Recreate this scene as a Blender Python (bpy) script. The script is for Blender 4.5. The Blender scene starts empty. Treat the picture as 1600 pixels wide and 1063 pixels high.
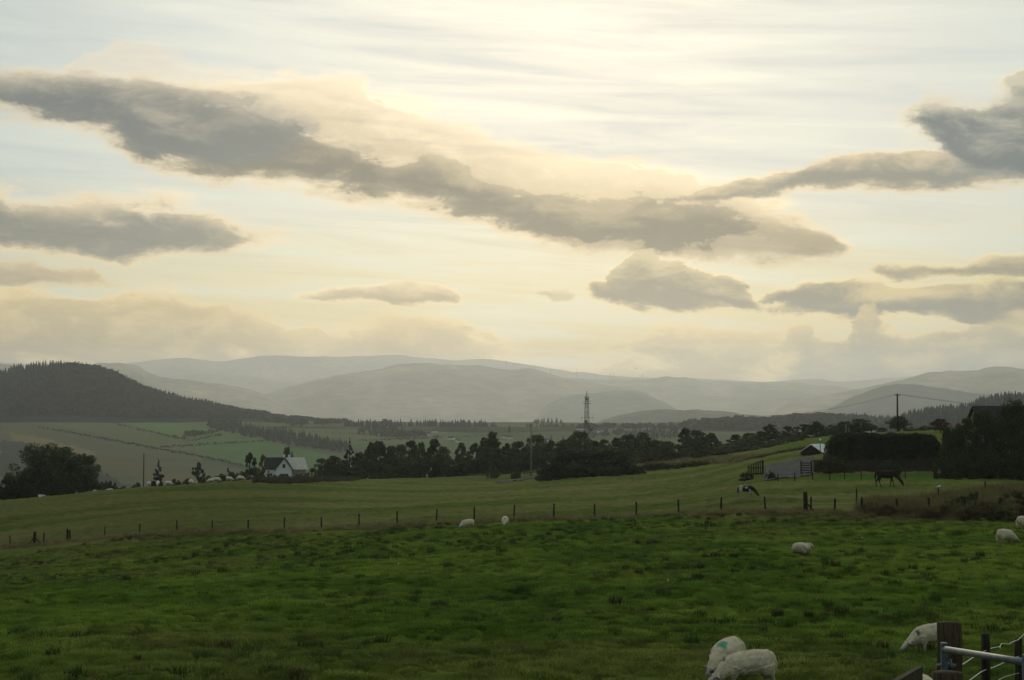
import bpy, bmesh, math, random
import numpy as np
from mathutils import Vector, Matrix
R = math.radians
S = bpy.context.scene
COL = S.collection
random.seed(7)

# ------------------------------------------------------------------ camera
W, H, F, YH = 1600.0, 1063.0, 2462.0, 650.0
PITCH = math.atan((YH - H / 2) / F)
cam_data = bpy.data.cameras.new('camera')
cam = bpy.data.objects.new('camera', cam_data); COL.objects.link(cam)
cam_data.sensor_width = 36; cam_data.lens = F / W * 36
cam_data.clip_start = 0.5; cam_data.clip_end = 60000
cam.location = (0, 0, 0)
cam.rotation_euler = (math.pi / 2 + PITCH, 0, 0)
S.camera = cam

def ray(px, py):
    cx = (px - W / 2) / F; cy = -(py - H / 2) / F
    c, s = math.cos(PITCH), math.sin(PITCH)
    return np.array([cx, c - cy * s, s + cy * c])
def P(px, py, d):
    """the point at forward distance d metres seen in direction of a photo pixel"""
    v = ray(px, py); v = v * (d / v[1]); return Vector(v)
def proj(X, Y, Z):
    c, s = math.cos(PITCH), math.sin(PITCH)
    f = Y * c + Z * s; u = -Y * s + Z * c
    f = np.maximum(f, 1e-3)
    return W / 2 + F * X / f, H / 2 - F * u / f

# ------------------------------------------------------------------ light and exposure
SUN_EL, SUN_AZ = R(20.0), R(1.5)          # azimuth measured from +Y towards +X
S.view_settings.view_transform = 'Standard'
S.view_settings.look = 'None'
S.view_settings.exposure = 0.0
S.view_settings.gamma = 1.0
S.view_settings.use_curve_mapping = False
sd = bpy.data.lights.new('sun', 'SUN'); sd.energy = 0.9; sd.angle = R(10); sd.color = (1.0, 0.84, 0.60)
sun = bpy.data.objects.new('sun', sd); COL.objects.link(sun)
sun_dir = Vector((math.cos(SUN_EL) * math.sin(SUN_AZ), math.cos(SUN_EL) * math.cos(SUN_AZ), math.sin(SUN_EL)))
sun.rotation_euler = sun_dir.to_track_quat('Z', 'Y').to_euler()
S.render.engine = 'CYCLES'
S.cycles.use_denoising = True
S.cycles.max_bounces = 5; S.cycles.diffuse_bounces = 3; S.cycles.glossy_bounces = 2
S.cycles.transmission_bounces = 2; S.cycles.volume_bounces = 1
S.cycles.use_fast_gi = False

def lin(r, g=None, b=None, k=1.0):
    if g is None: r, g, b = r
    f = lambda c: (c / 255 / 12.92) if c <= 10.3 else ((c / 255 + 0.055) / 1.055) ** 2.4
    return (f(r) * k, f(g) * k, f(b) * k, 1.0)

# ------------------------------------------------------------------ sky
class NT:
    def __init__(s, tree): s.t = tree; tree.nodes.clear()
    def n(s, typ, **kw):
        nd = s.t.nodes.new(typ)
        for k, v in kw.items(): setattr(nd, k, v)
        return nd
    def put(s, sock, v):
        if v is None: return
        if isinstance(v, bpy.types.NodeSocket): s.t.links.new(v, sock)
        else: sock.default_value = v
    def m(s, op, a, b=None, c=None, clamp=False):
        nd = s.n('ShaderNodeMath', operation=op, use_clamp=clamp)
        for i, v in enumerate((a, b, c)): s.put(nd.inputs[i], v)
        return nd.outputs[0]
    def smooth(s, v, a, b, lo=0.0, hi=1.0):
        nd = s.n('ShaderNodeMapRange', interpolation_type='SMOOTHSTEP')
        for i, x in enumerate((v, a, b, lo, hi)): s.put(nd.inputs[i], x)
        return nd.outputs[0]
    def lerp(s, v, a, b, lo=0.0, hi=1.0):
        nd = s.n('ShaderNodeMapRange', interpolation_type='LINEAR', clamp=True)
        for i, x in enumerate((v, a, b, lo, hi)): s.put(nd.inputs[i], x)
        return nd.outputs[0]
    def mix(s, f, a, b, blend='MIX'):
        nd = s.n('ShaderNodeMix', data_type='RGBA', blend_type=blend)
        s.put(nd.inputs['Factor'], f)
        ca = [i for i in nd.inputs if i.type == 'RGBA']
        s.put(ca[0], a); s.put(ca[1], b)
        return [o for o in nd.outputs if o.type == 'RGBA'][0]
    def comb(s, x, y, z=0.0):
        nd = s.n('ShaderNodeCombineXYZ')
        for i, v in enumerate((x, y, z)): s.put(nd.inputs[i], v)
        return nd.outputs[0]
    def noise(s, vec, scale, detail=4.0, rough=0.55, lac=2.0, dist=0.0):
        nd = s.n('ShaderNodeTexNoise'); s.put(nd.inputs['Vector'], vec)
        nd.inputs['Scale'].default_value = scale; nd.inputs['Detail'].default_value = detail
        nd.inputs['Roughness'].default_value = rough; nd.inputs['Lacunarity'].default_value = lac
        nd.inputs['Distortion'].default_value = dist
        return nd
    def ramp(s, f, pts, interp='LINEAR'):
        nd = s.n('ShaderNodeValToRGB'); s.put(nd.inputs[0], f)
        cr = nd.color_ramp; cr.interpolation = interp
        while len(cr.elements) < len(pts): cr.elements.new(0.5)
        for e, (p, c) in zip(cr.elements, pts): e.position = p; e.color = c if len(c) == 4 else (*c, 1)
        return nd.outputs[0]

def sky_uv(px, py):
    v = ray(px, py); v = v / np.linalg.norm(v)
    return math.atan2(v[0], v[1]) * F + 800.0, math.asin(v[2]) * F
UMIN, ULEN, VLEN = -400.0, 2400.0, 900.0

world = bpy.data.worlds.new('World'); S.world = world; world.use_nodes = True
N = NT(world.node_tree)
tc = N.n('ShaderNodeTexCoord')
sep = N.n('ShaderNodeSeparateXYZ'); N.put(sep.inputs[0], tc.outputs['Generated'])
az = N.m('ARCTAN2', sep.outputs[0], sep.outputs[1])
el = N.m('ARCSINE', sep.outputs[2])
U = N.m('MULTIPLY_ADD', az, F, 800.0)
V = N.m('MULTIPLY', el, F)
nish = N.n('ShaderNodeTexSky', sky_type='NISHITA', sun_disc=False)
nish.sun_elevation = SUN_EL; nish.sun_rotation = SUN_AZ
nish.air_density = 1.2; nish.dust_density = 3.0; nish.ozone_density = 1.0
# angular distance to the veiled sun, in photo-pixel units, stretched sideways
dot = N.n('ShaderNodeVectorMath', operation='DOT_PRODUCT')
N.put(dot.inputs[0], tc.outputs['Generated']); dot.inputs[1].default_value = Vector((0.085, 0.96, 0.265)).normalized()   # where the high veil is thinnest
ang = N.m('ARCCOSINE', dot.outputs['Value'])            # radians
# domain warp
wc1 = N.comb(N.m('DIVIDE', U, 260.0), N.m('DIVIDE', V, 120.0), 0.3)
w1 = N.noise(wc1, 1.0, 7.0, 0.55)
wc2 = N.comb(N.m('DIVIDE', U, 60.0), N.m('DIVIDE', V, 34.0), 4.1)
w2 = N.noise(wc2, 1.0, 6.0, 0.6)
def split(c):
    q = N.n('ShaderNodeSeparateColor'); N.put(q.inputs[0], c); return q.outputs
a_, b_ = split(w1.outputs['Color']), split(w2.outputs['Color'])
WU = N.m('ADD', U, N.m('ADD', N.m('MULTIPLY', N.m('SUBTRACT', a_[0], 0.5), 170.0), N.m('MULTIPLY', N.m('SUBTRACT', b_[0], 0.5), 46.0)))
WV = N.m('ADD', V, N.m('ADD', N.m('MULTIPLY', N.m('SUBTRACT', a_[1], 0.5), 62.0), N.m('MULTIPLY', N.m('SUBTRACT', b_[1], 0.5), 26.0)))
WU01 = N.m('DIVIDE', N.m('SUBTRACT', WU, UMIN), ULEN, clamp=True)
puff = N.noise(N.comb(N.m('DIVIDE', U, 100.0), N.m('DIVIDE', V, 46.0), 9.0), 1.0, 9.0, 0.66, dist=0.5).outputs['Fac']
streak = N.noise(N.comb(N.m('DIVIDE', U, 420.0), N.m('DIVIDE', N.m('ADD', V, N.m('MULTIPLY', U, 0.06)), 34.0), 2.0), 1.0, 6.0, 0.55, dist=0.6).outputs['Fac']

def curve(pts):
    nd = N.n('ShaderNodeFloatCurve'); N.put(nd.inputs['Value'], WU01); nd.inputs['Factor'].default_value = 1.0
    q = []
    for px, py in pts:
        u, v = sky_uv(px, py); q.append(((u - UMIN) / ULEN, max(v, -200) / VLEN))
    c = nd.mapping.curves[0]; nd.mapping.use_clip = False
    q = [(max(0.0, q[0][0] - 0.002), q[0][1])] + q
    while len(c.points) < len(q): c.points.new(0.5, 0.5)
    for p, (x, y) in zip(c.points, q): p.location = (x, y); p.handle_type = 'AUTO_CLAMPED'
    nd.mapping.extend = 'HORIZONTAL'
    nd.mapping.update()
    return N.m('MULTIPLY', nd.outputs[0], VLEN)

# thin high veil: cream towards the sun, grey-green away from it
veil = N.ramp(N.lerp(ang, 0.0, 3.14), [(0.0, lin(212, 214, 208)), (0.05, lin(212, 216, 210)), (0.085, lin(211, 218, 213)), (0.13, lin(188, 201, 200)),
    (0.3, lin(196, 206, 201)), (0.55, lin(146, 157, 158)), (1.0, lin(120, 131, 137))])
low = N.smooth(V, 330.0, 20.0)                           # warmer towards the horizon
side_ = N.smooth(N.m('ABSOLUTE', N.m('SUBTRACT', U, 850.0)), 300.0, 1500.0)
warm = N.mix(N.m('MULTIPLY', N.smooth(V, 400.0, 140.0), 0.65), veil, N.mix(side_, lin(244, 226, 172), lin(216, 209, 180)))
warm = N.mix(N.m('MULTIPLY', N.smooth(V, 160.0, 25.0), 0.85), warm, N.mix(side_, lin(186, 158, 104), lin(162, 154, 128)))
bluish = N.mix(N.smooth(streak, 0.42, 0.62), warm, N.mix(0.6, warm, lin(196, 212, 208)))
veil_amt = N.lerp(streak, 0.2, 0.75, 1.0, 0.80)
clouds = []
def cloud(top, bot, st, sb, amax, rim, core, k0=0.30, k1=0.95, puffy=0.35, core2=None, u2=None):
    clouds.append((top, bot, st, sb, amax, rim, core, k0, k1, puffy, core2, u2))
CR = (255, 238, 202)
# upper left tuft
cloud([(60, 108), (130, 72), (200, 60), (260, 66), (330, 85), (430, 100)], [(60, 118), (430, 125)], 30, 12, 0.5, (238, 222, 196), (226, 212, 186), puffy=0.5)
# low pale bank on the left
cloud([(-300, 448), (0, 448), (60, 438), (120, 444), (200, 449), (270, 453), (330, 468), (400, 488), (450, 506), (520, 512), (640, 492), (700, 497), (760, 515), (850, 528), (900, 560)],
      [(-300, 640), (900, 640)], 36, 20, 0.95, (248, 228, 186), (136, 120, 90), 0.25, 1.1, 0.65)
cloud([(420, 530), (470, 517), (560, 512), (640, 514), (700, 530), (780, 528), (860, 545)], [(420, 620), (860, 620)], 34, 20, 0.9, (250, 230, 188), (138, 120, 90), 0.25, 1.05, 0.85)
cloud([(850, 545), (900, 526), (960, 520), (1020, 500), (1100, 505), (1180, 512), (1260, 500), (1330, 520)], [(850, 640), (1330, 640)], 45, 20, 0.85, (248, 228, 184), (112, 102, 80), 0.2, 1.0, 0.95)
# small lens
cloud([(430, 466), (520, 453), (580, 447), (650, 447), (705, 468)], [(430, 468), (530, 480), (620, 483), (705, 472)], 15, 11, 0.85, CR, (108, 100, 78), 0.2, 0.9, 0.45)
# left middle
cloud([(-300, 270), (0, 274), (60, 284), (150, 283), (230, 280), (300, 300), (360, 325), (420, 350), (490, 369)],
      [(-300, 380), (0, 392), (100, 400), (190, 413), (280, 402), (360, 393), (430, 381), (490, 371)], 75, 26, 0.95, (244, 226, 192), (88, 92, 88), 0.25, 0.95, 0.4)
cloud([(-300, 400), (0, 405), (30, 400), (60, 408), (110, 416), (135, 417), (165, 430), (220, 442)], [(-300, 436), (0, 441), (60, 444), (130, 452), (220, 448)], 14, 16, 0.9, (228, 210, 176), (116, 112, 98), 0.25, 0.95, 0.45, (205, 186, 150), 110)
# great band across the frame: a thin sunlit sheet above, a heavy dark layer below
BOT = [(-300, 180), (0, 190), (100, 203), (170, 222), (240, 255), (330, 280), (400, 286), (500, 302), (580, 318), (650, 331), (740, 347), (800, 364), (860, 387), (950, 396), (1100, 398), (1250, 398), (1310, 388), (1335, 380)]
cloud([(-300, 125), (0, 112), (60, 104), (150, 98), (260, 98), (330, 108), (420, 112), (500, 116), (570, 124), (640, 148), (700, 170), (760, 195), (820, 228), (900, 246), (1000, 252), (1060, 262), (1120, 284), (1200, 306), (1260, 330), (1310, 358), (1335, 376)],
      BOT, 46, 30, 0.9, (252, 234, 198), (186, 170, 136), 0.2, 1.0, 0.55)
cloud([(-300, 128), (0, 116), (60, 110), (150, 106), (260, 112), (330, 126), (420, 150), (500, 178), (560, 204), (600, 228), (640, 218), (690, 226), (740, 250), (820, 276), (900, 284), (1000, 286), (1080, 292), (1140, 312), (1200, 332), (1260, 345), (1310, 366), (1335, 378)],
      BOT, 60, 46, 0.97, (214, 196, 160), (84, 82, 70), 0.12, 0.92, 0.42, (66, 78, 83), 120)
cloud([(800, 300), (900, 306), (1000, 311), (1080, 322), (1140, 336), (1200, 342), (1260, 346), (1315, 364)], [(800, 360), (880, 392), (950, 401), (1100, 405), (1250, 404), (1315, 390)], 26, 22, 0.85, (206, 190, 156), (92, 87, 70), 0.1, 0.8, 0.38)
# darker left head of the band
cloud([(-300, 118), (0, 112), (60, 108), (150, 106), (250, 112), (330, 130), (420, 150), (520, 190)], [(-300, 190), (0, 192), (100, 204), (200, 235), (300, 262), (420, 262), (520, 220)], 28, 40, 0.75, (190, 180, 160), (78, 92, 98), 0.1, 0.9, 0.4)
# right arm and dark right cloud
cloud([(900, 330), (980, 306), (1060, 292), (1150, 280), (1250, 260), (1330, 238), (1400, 230), (1470, 236), (1600, 240), (1900, 240)], [(900, 345), (980, 330), (1060, 316), (1200, 312), (1350, 303), (1480, 302), (1600, 296), (1900, 290)], 22, 20, 0.95, (238, 218, 176), (98, 100, 90), 0.2, 0.9, 0.35, (80, 96, 100), 1500)
cloud([(1330, 214), (1370, 196), (1400, 174), (1440, 152), (1500, 149), (1560, 140), (1590, 122), (1620, 106), (1900, 60)], [(1330, 218), (1380, 224), (1425, 232), (1470, 258), (1520, 284), (1600, 294), (1900, 290)], 40, 40, 0.97, (232, 220, 190), (64, 84, 92), 0.15, 0.85, 0.4)
# cumulus under the band
cloud([(885, 452), (905, 430), (935, 434), (955, 414), (985, 396), (1018, 392), (1040, 409), (1070, 404), (1100, 414), (1140, 420), (1165, 450), (1185, 464), (1230, 470), (1280, 494)],
      [(885, 454), (930, 466), (1000, 484), (1080, 482), (1150, 480), (1200, 488), (1280, 497)], 16, 22, 0.95, (244, 228, 188), (88, 84, 70), 0.2, 0.9, 0.5)
cloud([(825, 460), (850, 450), (885, 451), (910, 462)], [(825, 462), (870, 474), (910, 464)], 8, 10, 0.75, (225, 212, 176), (150, 142, 116), 0.2, 0.9, 0.4)
# right middle streaks
cloud([(1320, 421), (1400, 407), (1480, 411), (1530, 414), (1560, 402), (1620, 397), (1900, 390)], [(1320, 430), (1420, 447), (1500, 443), (1600, 447), (1900, 445)], 14, 12, 0.9, (248, 230, 186), (104, 98, 80), 0.2, 1.0, 0.45)
cloud([(1150, 458), (1200, 442), (1250, 433), (1310, 434), (1365, 443), (1405, 455), (1450, 452), (1520, 443), (1600, 437), (1900, 428)], [(1150, 470), (1250, 492), (1340, 508), (1400, 504), (1460, 508), (1600, 516), (1900, 520)], 18, 16, 0.95, (249, 230, 184), (66, 70, 64), 0.2, 0.85, 0.5)
cloud([(1080, 590), (1160, 552), (1200, 528), (1225, 503), (1248, 500), (1272, 526), (1310, 522), (1325, 490), (1348, 485), (1374, 506), (1420, 520), (1500, 502), (1600, 484), (1900, 470)],
      [(1080, 640), (1900, 650)], 20, 20, 0.95, (246, 226, 182), (92, 94, 82), 0.2, 0.95, 0.6, (58, 74, 78), 1500)

colour = bluish
alpha_all = None
big = N.noise(N.comb(N.m('DIVIDE', U, 210.0), N.m('DIVIDE', N.m('ADD', V, N.m('MULTIPLY', U, 0.10)), 62.0), 6.0), 1.0, 5.0, 0.55, dist=0.3).outputs['Fac']
tex = N.m('ADD', N.m('MULTIPLY', N.m('SUBTRACT', puff, 0.5), 1.0), N.m('MULTIPLY', N.m('SUBTRACT', big, 0.5), 1.1))
for (top, bot, st, sb, amax, rim, core, k0, k1, puffy, core2, u2) in clouds:
    t, b = curve(top), curve(bot)
    lo = N.smooth(N.m('SUBTRACT', WV, b), -0.6 * sb, 1.15 * sb)
    hi = N.smooth(N.m('SUBTRACT', t, WV), -0.45 * st, 1.05 * st)
    ew = 200.0 if bot[0][1] > 600 else 40.0
    u0, _ = sky_uv(top[0][0], 300); u1, _ = sky_uv(top[-1][0], 300)
    ends = N.m('MULTIPLY', N.smooth(WU, u0, u0 + ew), N.smooth(WU, u1, u1 - ew)) if u1 < 2000 else N.smooth(WU, u0, u0 + ew)
    if top[0][0] < -200: ends = N.smooth(WU, u1, u1 - ew)
    th = N.m('MULTIPLY', N.m('MULTIPLY', lo, hi), ends)
    th = N.m('MULTIPLY_ADD', N.m('MULTIPLY', tex, 3.0 * puffy), N.m('MULTIPLY', th, 3.0, clamp=True), th, clamp=True)
    al = N.m('MULTIPLY', N.smooth(th, 0.02, 0.62), amax)
    cc = lin(core)
    if core2:
        cc = N.mix(N.smooth(WU, u2 - 220, u2 + 220) if u2 > 500 or core2[0] > 150 else N.smooth(WU, u2 + 260, u2 - 120), lin(core), lin(core2))
    # the upper side of a cloud is thinner and lit through
    rel = N.m('ADD', N.m('DIVIDE', N.m('SUBTRACT', WV, b), N.m('MAXIMUM', N.m('SUBTRACT', t, b), 6.0)), N.m('MULTIPLY', tex, 1.5))
    lit = N.mix(N.m('MULTIPLY', N.smooth(rel, 0.35, 1.15), 0.72), cc, lin(rim))
    rimc = lin(rim) if alpha_all is None else N.mix(N.m('MULTIPLY', alpha_all, 0.9), lin(rim), colour)
    col = N.mix(N.smooth(th, k0, k1), rimc, lit)
    colour = N.mix(al, colour, col)
    alpha_all = al if alpha_all is None else N.m('MAXIMUM', alpha_all, al)
# broken cloud everywhere outside the part of the sky in view
gen = N.noise(N.comb(N.m('MULTIPLY', az, 1.3), N.m('MULTIPLY', el, 4.0), 5.0), 1.6, 6.0, 0.55).outputs['Fac']
outside = N.m('MAXIMUM', N.smooth(N.m('ABSOLUTE', N.m('SUBTRACT', U, 800.0)), 1000.0, 1500.0), N.smooth(V, 720.0, 1000.0))
ga = N.m('MULTIPLY', N.m('MULTIPLY', N.smooth(gen, 0.48, 0.62), outside), 0.7)
colour = N.mix(ga, colour, N.mix(0.65, veil, lin(112, 116, 114)))
hs = N.n('ShaderNodeHueSaturation'); N.put(hs.inputs['Saturation'], N.smooth(V, 480.0, 120.0, 1.05, 1.5)); N.put(hs.inputs['Color'], colour); colour = hs.outputs[0]
bg_sky = N.n('ShaderNodeBackground'); N.put(bg_sky.inputs[0], nish.outputs[0]); bg_sky.inputs[1].default_value = 0.06
bg_cl = N.n('ShaderNodeBackground'); N.put(bg_cl.inputs[0], colour); bg_cl.inputs[1].default_value = 1.0
mx = N.n('ShaderNodeMixShader'); N.put(mx.inputs[0], N.m('MAXIMUM', veil_amt, alpha_all))
N.t.links.new(bg_sky.outputs[0], mx.inputs[1]); N.t.links.new(bg_cl.outputs[0], mx.inputs[2])
out = N.n('ShaderNodeOutputWorld'); N.t.links.new(mx.outputs[0], out.inputs[0])

# ------------------------------------------------------------------ helpers
def put_props(o, label=None, cat=None, group=None, kind=None):
    if label: o['label'] = label
    if cat: o['category'] = cat
    if group: o['group'] = group
    if kind: o['kind'] = kind
    return o
def thing(name, label, cat, loc=(0, 0, 0), rz=0.0, group=None, kind=None):
    o = bpy.data.objects.new(name, None); COL.objects.link(o)
    o.location = loc; o.rotation_euler = (0, 0, rz); o.empty_display_size = 0.3
    return put_props(o, label, cat, group, kind)
def link(name, me, parent=None, loc=None):
    o = bpy.data.objects.new(name, me); COL.objects.link(o)
    if parent is not None: o.parent = parent
    if loc is not None: o.location = loc
    return o

class MB:
    """collects faces and builds them as one mesh"""
    def __init__(s): s.v = []; s.f = []; s.mi = []
    def add(s, vs, fs, m=0):
        b = len(s.v); s.v += [tuple(v) for v in vs]
        s.f += [tuple(b + i for i in f) for f in fs]; s.mi += [m] * len(fs)
    def box(s, c, size, rz=0.0, m=0, jit=0.0, mat=None):
        x, y, z = [q / 2 for q in size]
        vs = [Vector((i * x, j * y, k * z)) for k in (-1, 1) for j in (-1, 1) for i in (-1, 1)]
        M = mat if mat is not None else Matrix.Rotation(rz, 3, 'Z')
        vs = [M @ v + Vector(c) + Vector([random.uniform(-jit, jit) for _ in range(3)]) for v in vs]
        s.add(vs, [(0, 2, 3, 1), (4, 5, 7, 6), (0, 1, 5, 4), (2, 6, 7, 3), (0, 4, 6, 2), (1, 3, 7, 5)], m)
    def tube(s, pts, rad, n=8, m=0, caps=True, squash=None):
        pts = [Vector(p) for p in pts]
        if not isinstance(rad, (list, tuple)): rad = [rad] * len(pts)
        rings = []; up = Vector((0, 0, 1)); prev = None
        for i, p in enumerate(pts):
            d = (pts[min(i + 1, len(pts) - 1)] - pts[max(i - 1, 0)]).normalized()
            if prev is None:
                a = d.cross(up if abs(d.z) < 0.95 else Vector((1, 0, 0))).normalized()
            else:
                a = (prev - d * prev.dot(d)).normalized()
            prev = a; b = d.cross(a)
            r = rad[i]; ra, rb = r if isinstance(r, tuple) else (r, r)
            rings.append([p + a * ra * math.cos(t) + b * rb * math.sin(t) for t in [2 * math.pi * k / n for k in range(n)]])
        vs = [v for r in rings for v in r]; fs = []
        for i in range(len(rings) - 1):
            for k in range(n):
                fs.append((i * n + k, i * n + (k + 1) % n, (i + 1) * n + (k + 1) % n, (i + 1) * n + k))
        if caps:
            fs.append(tuple(range(n - 1, -1, -1))); e = (len(rings) - 1) * n
            fs.append(tuple(range(e, e + n)))
        s.add(vs, fs, m)
    def prism(s, outline, a, b, m=0):
        """outline: list of (u,w) extruded from origin a with axes; a,b are functions mapping (u,w)->point at each end"""
        n = len(outline); vs = [a(*q) for q in outline] + [b(*q) for q in outline]
        fs = [tuple(range(n - 1, -1, -1)), tuple(range(n, 2 * n))] + [(i, (i + 1) % n, n + (i + 1) % n, n + i) for i in range(n)]
        s.add(vs, fs, m)
    def mesh(s, name, mats, smooth=False):
        me = bpy.data.meshes.new(name); me.from_pydata(s.v, [], s.f)
        for m in (mats if isinstance(mats, (list, tuple)) else [mats]): me.materials.append(m)
        if len(me.materials) > 1: me.polygons.foreach_set('material_index', s.mi)
        if smooth: me.polygons.foreach_set('use_smooth', [True] * len(me.polygons))
        me.update(); return me
    def build(s, name, mats, parent=None, smooth=False, loc=None):
        return link(name, s.mesh(name, mats, smooth), parent, loc)

def np_mesh(name, verts, faces, mat, smooth=True, colour=None):
    """fast mesh from numpy arrays; faces (n,3) or (n,4)"""
    me = bpy.data.meshes.new(name)
    nv, nf, k = len(verts), len(faces), faces.shape[1]
    me.vertices.add(nv); me.vertices.foreach_set('co', np.ascontiguousarray(verts, dtype=np.float32).ravel())
    me.loops.add(nf * k); me.loops.foreach_set('vertex_index', np.ascontiguousarray(faces, dtype=np.int32).ravel())
    me.polygons.add(nf); me.polygons.foreach_set('loop_start', np.arange(0, nf * k, k, dtype=np.int32))
    me.update(calc_edges=True)
    me.polygons.foreach_set('use_smooth', np.full(nf, smooth))
    if colour is not None:
        at = me.attributes.new('tint', 'FLOAT_COLOR', 'POINT')
        c4 = np.ones((nv, 4), np.float32); c4[:, :3] = colour
        at.data.foreach_set('color', c4.ravel())
    if mat is not None: me.materials.append(mat)
    me.update(); return me

# ------------------------------------------------------------------ numeric noise
def _h(ix, iy, seed):
    n = (ix.astype(np.int64) * 374761393 + iy.astype(np.int64) * 668265263 + seed * 1442695041) & 0xffffffff
    n = ((n ^ (n >> 13)) * 1274126177) & 0xffffffff
    n = n ^ (n >> 16)
    return (n & 0xffffff) / float(0xffffff)
def vnoise(x, y, seed=0):
    x = np.asarray(x, float); y = np.asarray(y, float)
    ix, iy = np.floor(x), np.floor(y); fx, fy = x - ix, y - iy
    fx = fx * fx * (3 - 2 * fx); fy = fy * fy * (3 - 2 * fy)
    a, b = _h(ix, iy, seed), _h(ix + 1, iy, seed); c, d = _h(ix, iy + 1, seed), _h(ix + 1, iy + 1, seed)
    return (a + (b - a) * fx) * (1 - fy) + (c + (d - c) * fx) * fy
def fbm(x, y, octv=4, seed=0):
    t = 0; amp = 1; tot = 0
    for k in range(octv):
        t = t + amp * vnoise(x * 2 ** k + 13.7 * k, y * 2 ** k - 7.1 * k, seed + k); tot += amp; amp *= 0.5
    return t / tot
def sstep(x, a, b):
    t = np.clip((x - a) / (b - a), 0, 1); return t * t * (3 - 2 * t)
def in_poly(px, py, poly):
    px, py = np.asarray(px), np.asarray(py); r = np.zeros(px.shape, bool); n = len(poly)
    for i in range(n):
        (x1, y1), (x2, y2) = poly[i], poly[(i + 1) % n]
        c = ((y1 > py) != (y2 > py)) & (px < (x2 - x1) * (py - y1) / (y2 - y1 + 1e-9) + x1)
        r ^= c
    return r

# ------------------------------------------------------------------ materials
def material(name, rough=0.85, spec=0.2):
    m = bpy.data.materials.new(name); m.use_nodes = True
    T = NT(m.node_tree); o = T.n('ShaderNodeOutputMaterial'); b = T.n('ShaderNodeBsdfPrincipled')
    b.inputs['Roughness'].default_value = rough; b.inputs['Specular IOR Level'].default_value = spec
    T.t.links.new(b.outputs[0], o.inputs[0]); return m, T, b
def simple(name, c1, c2, scale=6.0, rough=0.9, spec=0.08, metal=0.0, bump=0.0, stretch=None, detail=5.0):
    """two-tone noise material in object space"""
    m, T, b = material(name, rough, spec)
    t = T.n('ShaderNodeTexCoord'); v = t.outputs['Object']
    if stretch:
        mp = T.n('ShaderNodeMapping'); mp.inputs['Scale'].default_value = stretch; T.put(mp.inputs[0], v); v = mp.outputs[0]
    nz = T.noise(v, scale, detail, 0.6)
    T.put(b.inputs['Base Color'], T.mix(T.smooth(nz.outputs['Fac'], 0.35, 0.65), (*c1, 1), (*c2, 1)))
    b.inputs['Metallic'].default_value = metal
    if bump:
        bp = T.n('ShaderNodeBump'); bp.inputs['Strength'].default_value = bump; bp.inputs['Distance'].default_value = 0.02
        T.put(bp.inputs['Height'], nz.outputs['Fac']); T.put(b.inputs['Normal'], bp.outputs[0])
    return m
def tinted(name, rough=0.9, spec=0.1, kind='GEOMETRY', var=0.35, scale=0.8, bump=0.0, bscale=30.0, detail=6.0, transl=0.0):
    """colour comes from the mesh (or instance) attribute 'tint', broken up by noise"""
    m, T, b = material(name, rough, spec)
    a = T.n('ShaderNodeAttribute', attribute_type=kind, attribute_name='tint')
    g = T.n('ShaderNodeNewGeometry')
    nz = T.noise(g.outputs['Position'], scale, detail, 0.62).outputs['Fac']
    k = T.lerp(nz, 0.25, 0.75, 1.0 - var, 1.0 + var)
    c = T.mix(1.0, a.outputs['Color'], T.comb(k, k, k), 'MULTIPLY'); T.put(b.inputs['Base Color'], c)
    if transl:
        tr = T.n('ShaderNodeBsdfTranslucent'); T.put(tr.inputs[0], c)
        ms = T.n('ShaderNodeMixShader'); ms.inputs[0].default_value = transl
        o = [q for q in T.t.nodes if q.type == 'OUTPUT_MATERIAL'][0]
        T.t.links.new(b.outputs[0], ms.inputs[1]); T.t.links.new(tr.outputs[0], ms.inputs[2]); T.t.links.new(ms.outputs[0], o.inputs[0])
    if bump:
        t = T.n('ShaderNodeTexCoord'); n2 = T.noise(t.outputs['Object'], bscale, 5.0, 0.65)
        bp = T.n('ShaderNodeBump'); bp.inputs['Strength'].default_value = bump; bp.inputs['Distance'].default_value = 0.02
        T.put(bp.inputs['Height'], n2.outputs['Fac']); T.put(b.inputs['Normal'], bp.outputs[0])
    return m
def leafy(name, c1, c2, scale=1.3, transl=0.25):
    m, T, b = material(name, 0.7, 0.25)
    t = T.n('ShaderNodeTexCoord'); oi = T.n('ShaderNodeObjectInfo')
    nz = T.noise(t.outputs['Object'], scale, 3.0, 0.6).outputs['Fac']
    geo = T.n('ShaderNodeNewGeometry')
    k = T.m('ADD', T.m('MULTIPLY', geo.outputs['Random Per Island'], 0.5), T.m('MULTIPLY', nz, 0.6))
    c = T.mix(T.smooth(k, 0.25, 0.85), (*c1, 1), (*c2, 1))
    T.put(b.inputs['Base Color'], c)
    if transl:
        tr = T.n('ShaderNodeBsdfTranslucent'); T.put(tr.inputs[0], c)
        ms = T.n('ShaderNodeMixShader'); ms.inputs[0].default_value = transl
        o = [q for q in T.t.nodes if q.type == 'OUTPUT_MATERIAL'][0]
        T.t.links.new(b.outputs[0], ms.inputs[1]); T.t.links.new(tr.outputs[0], ms.inputs[2]); T.t.links.new(ms.outputs[0], o.inputs[0])
    return m

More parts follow.
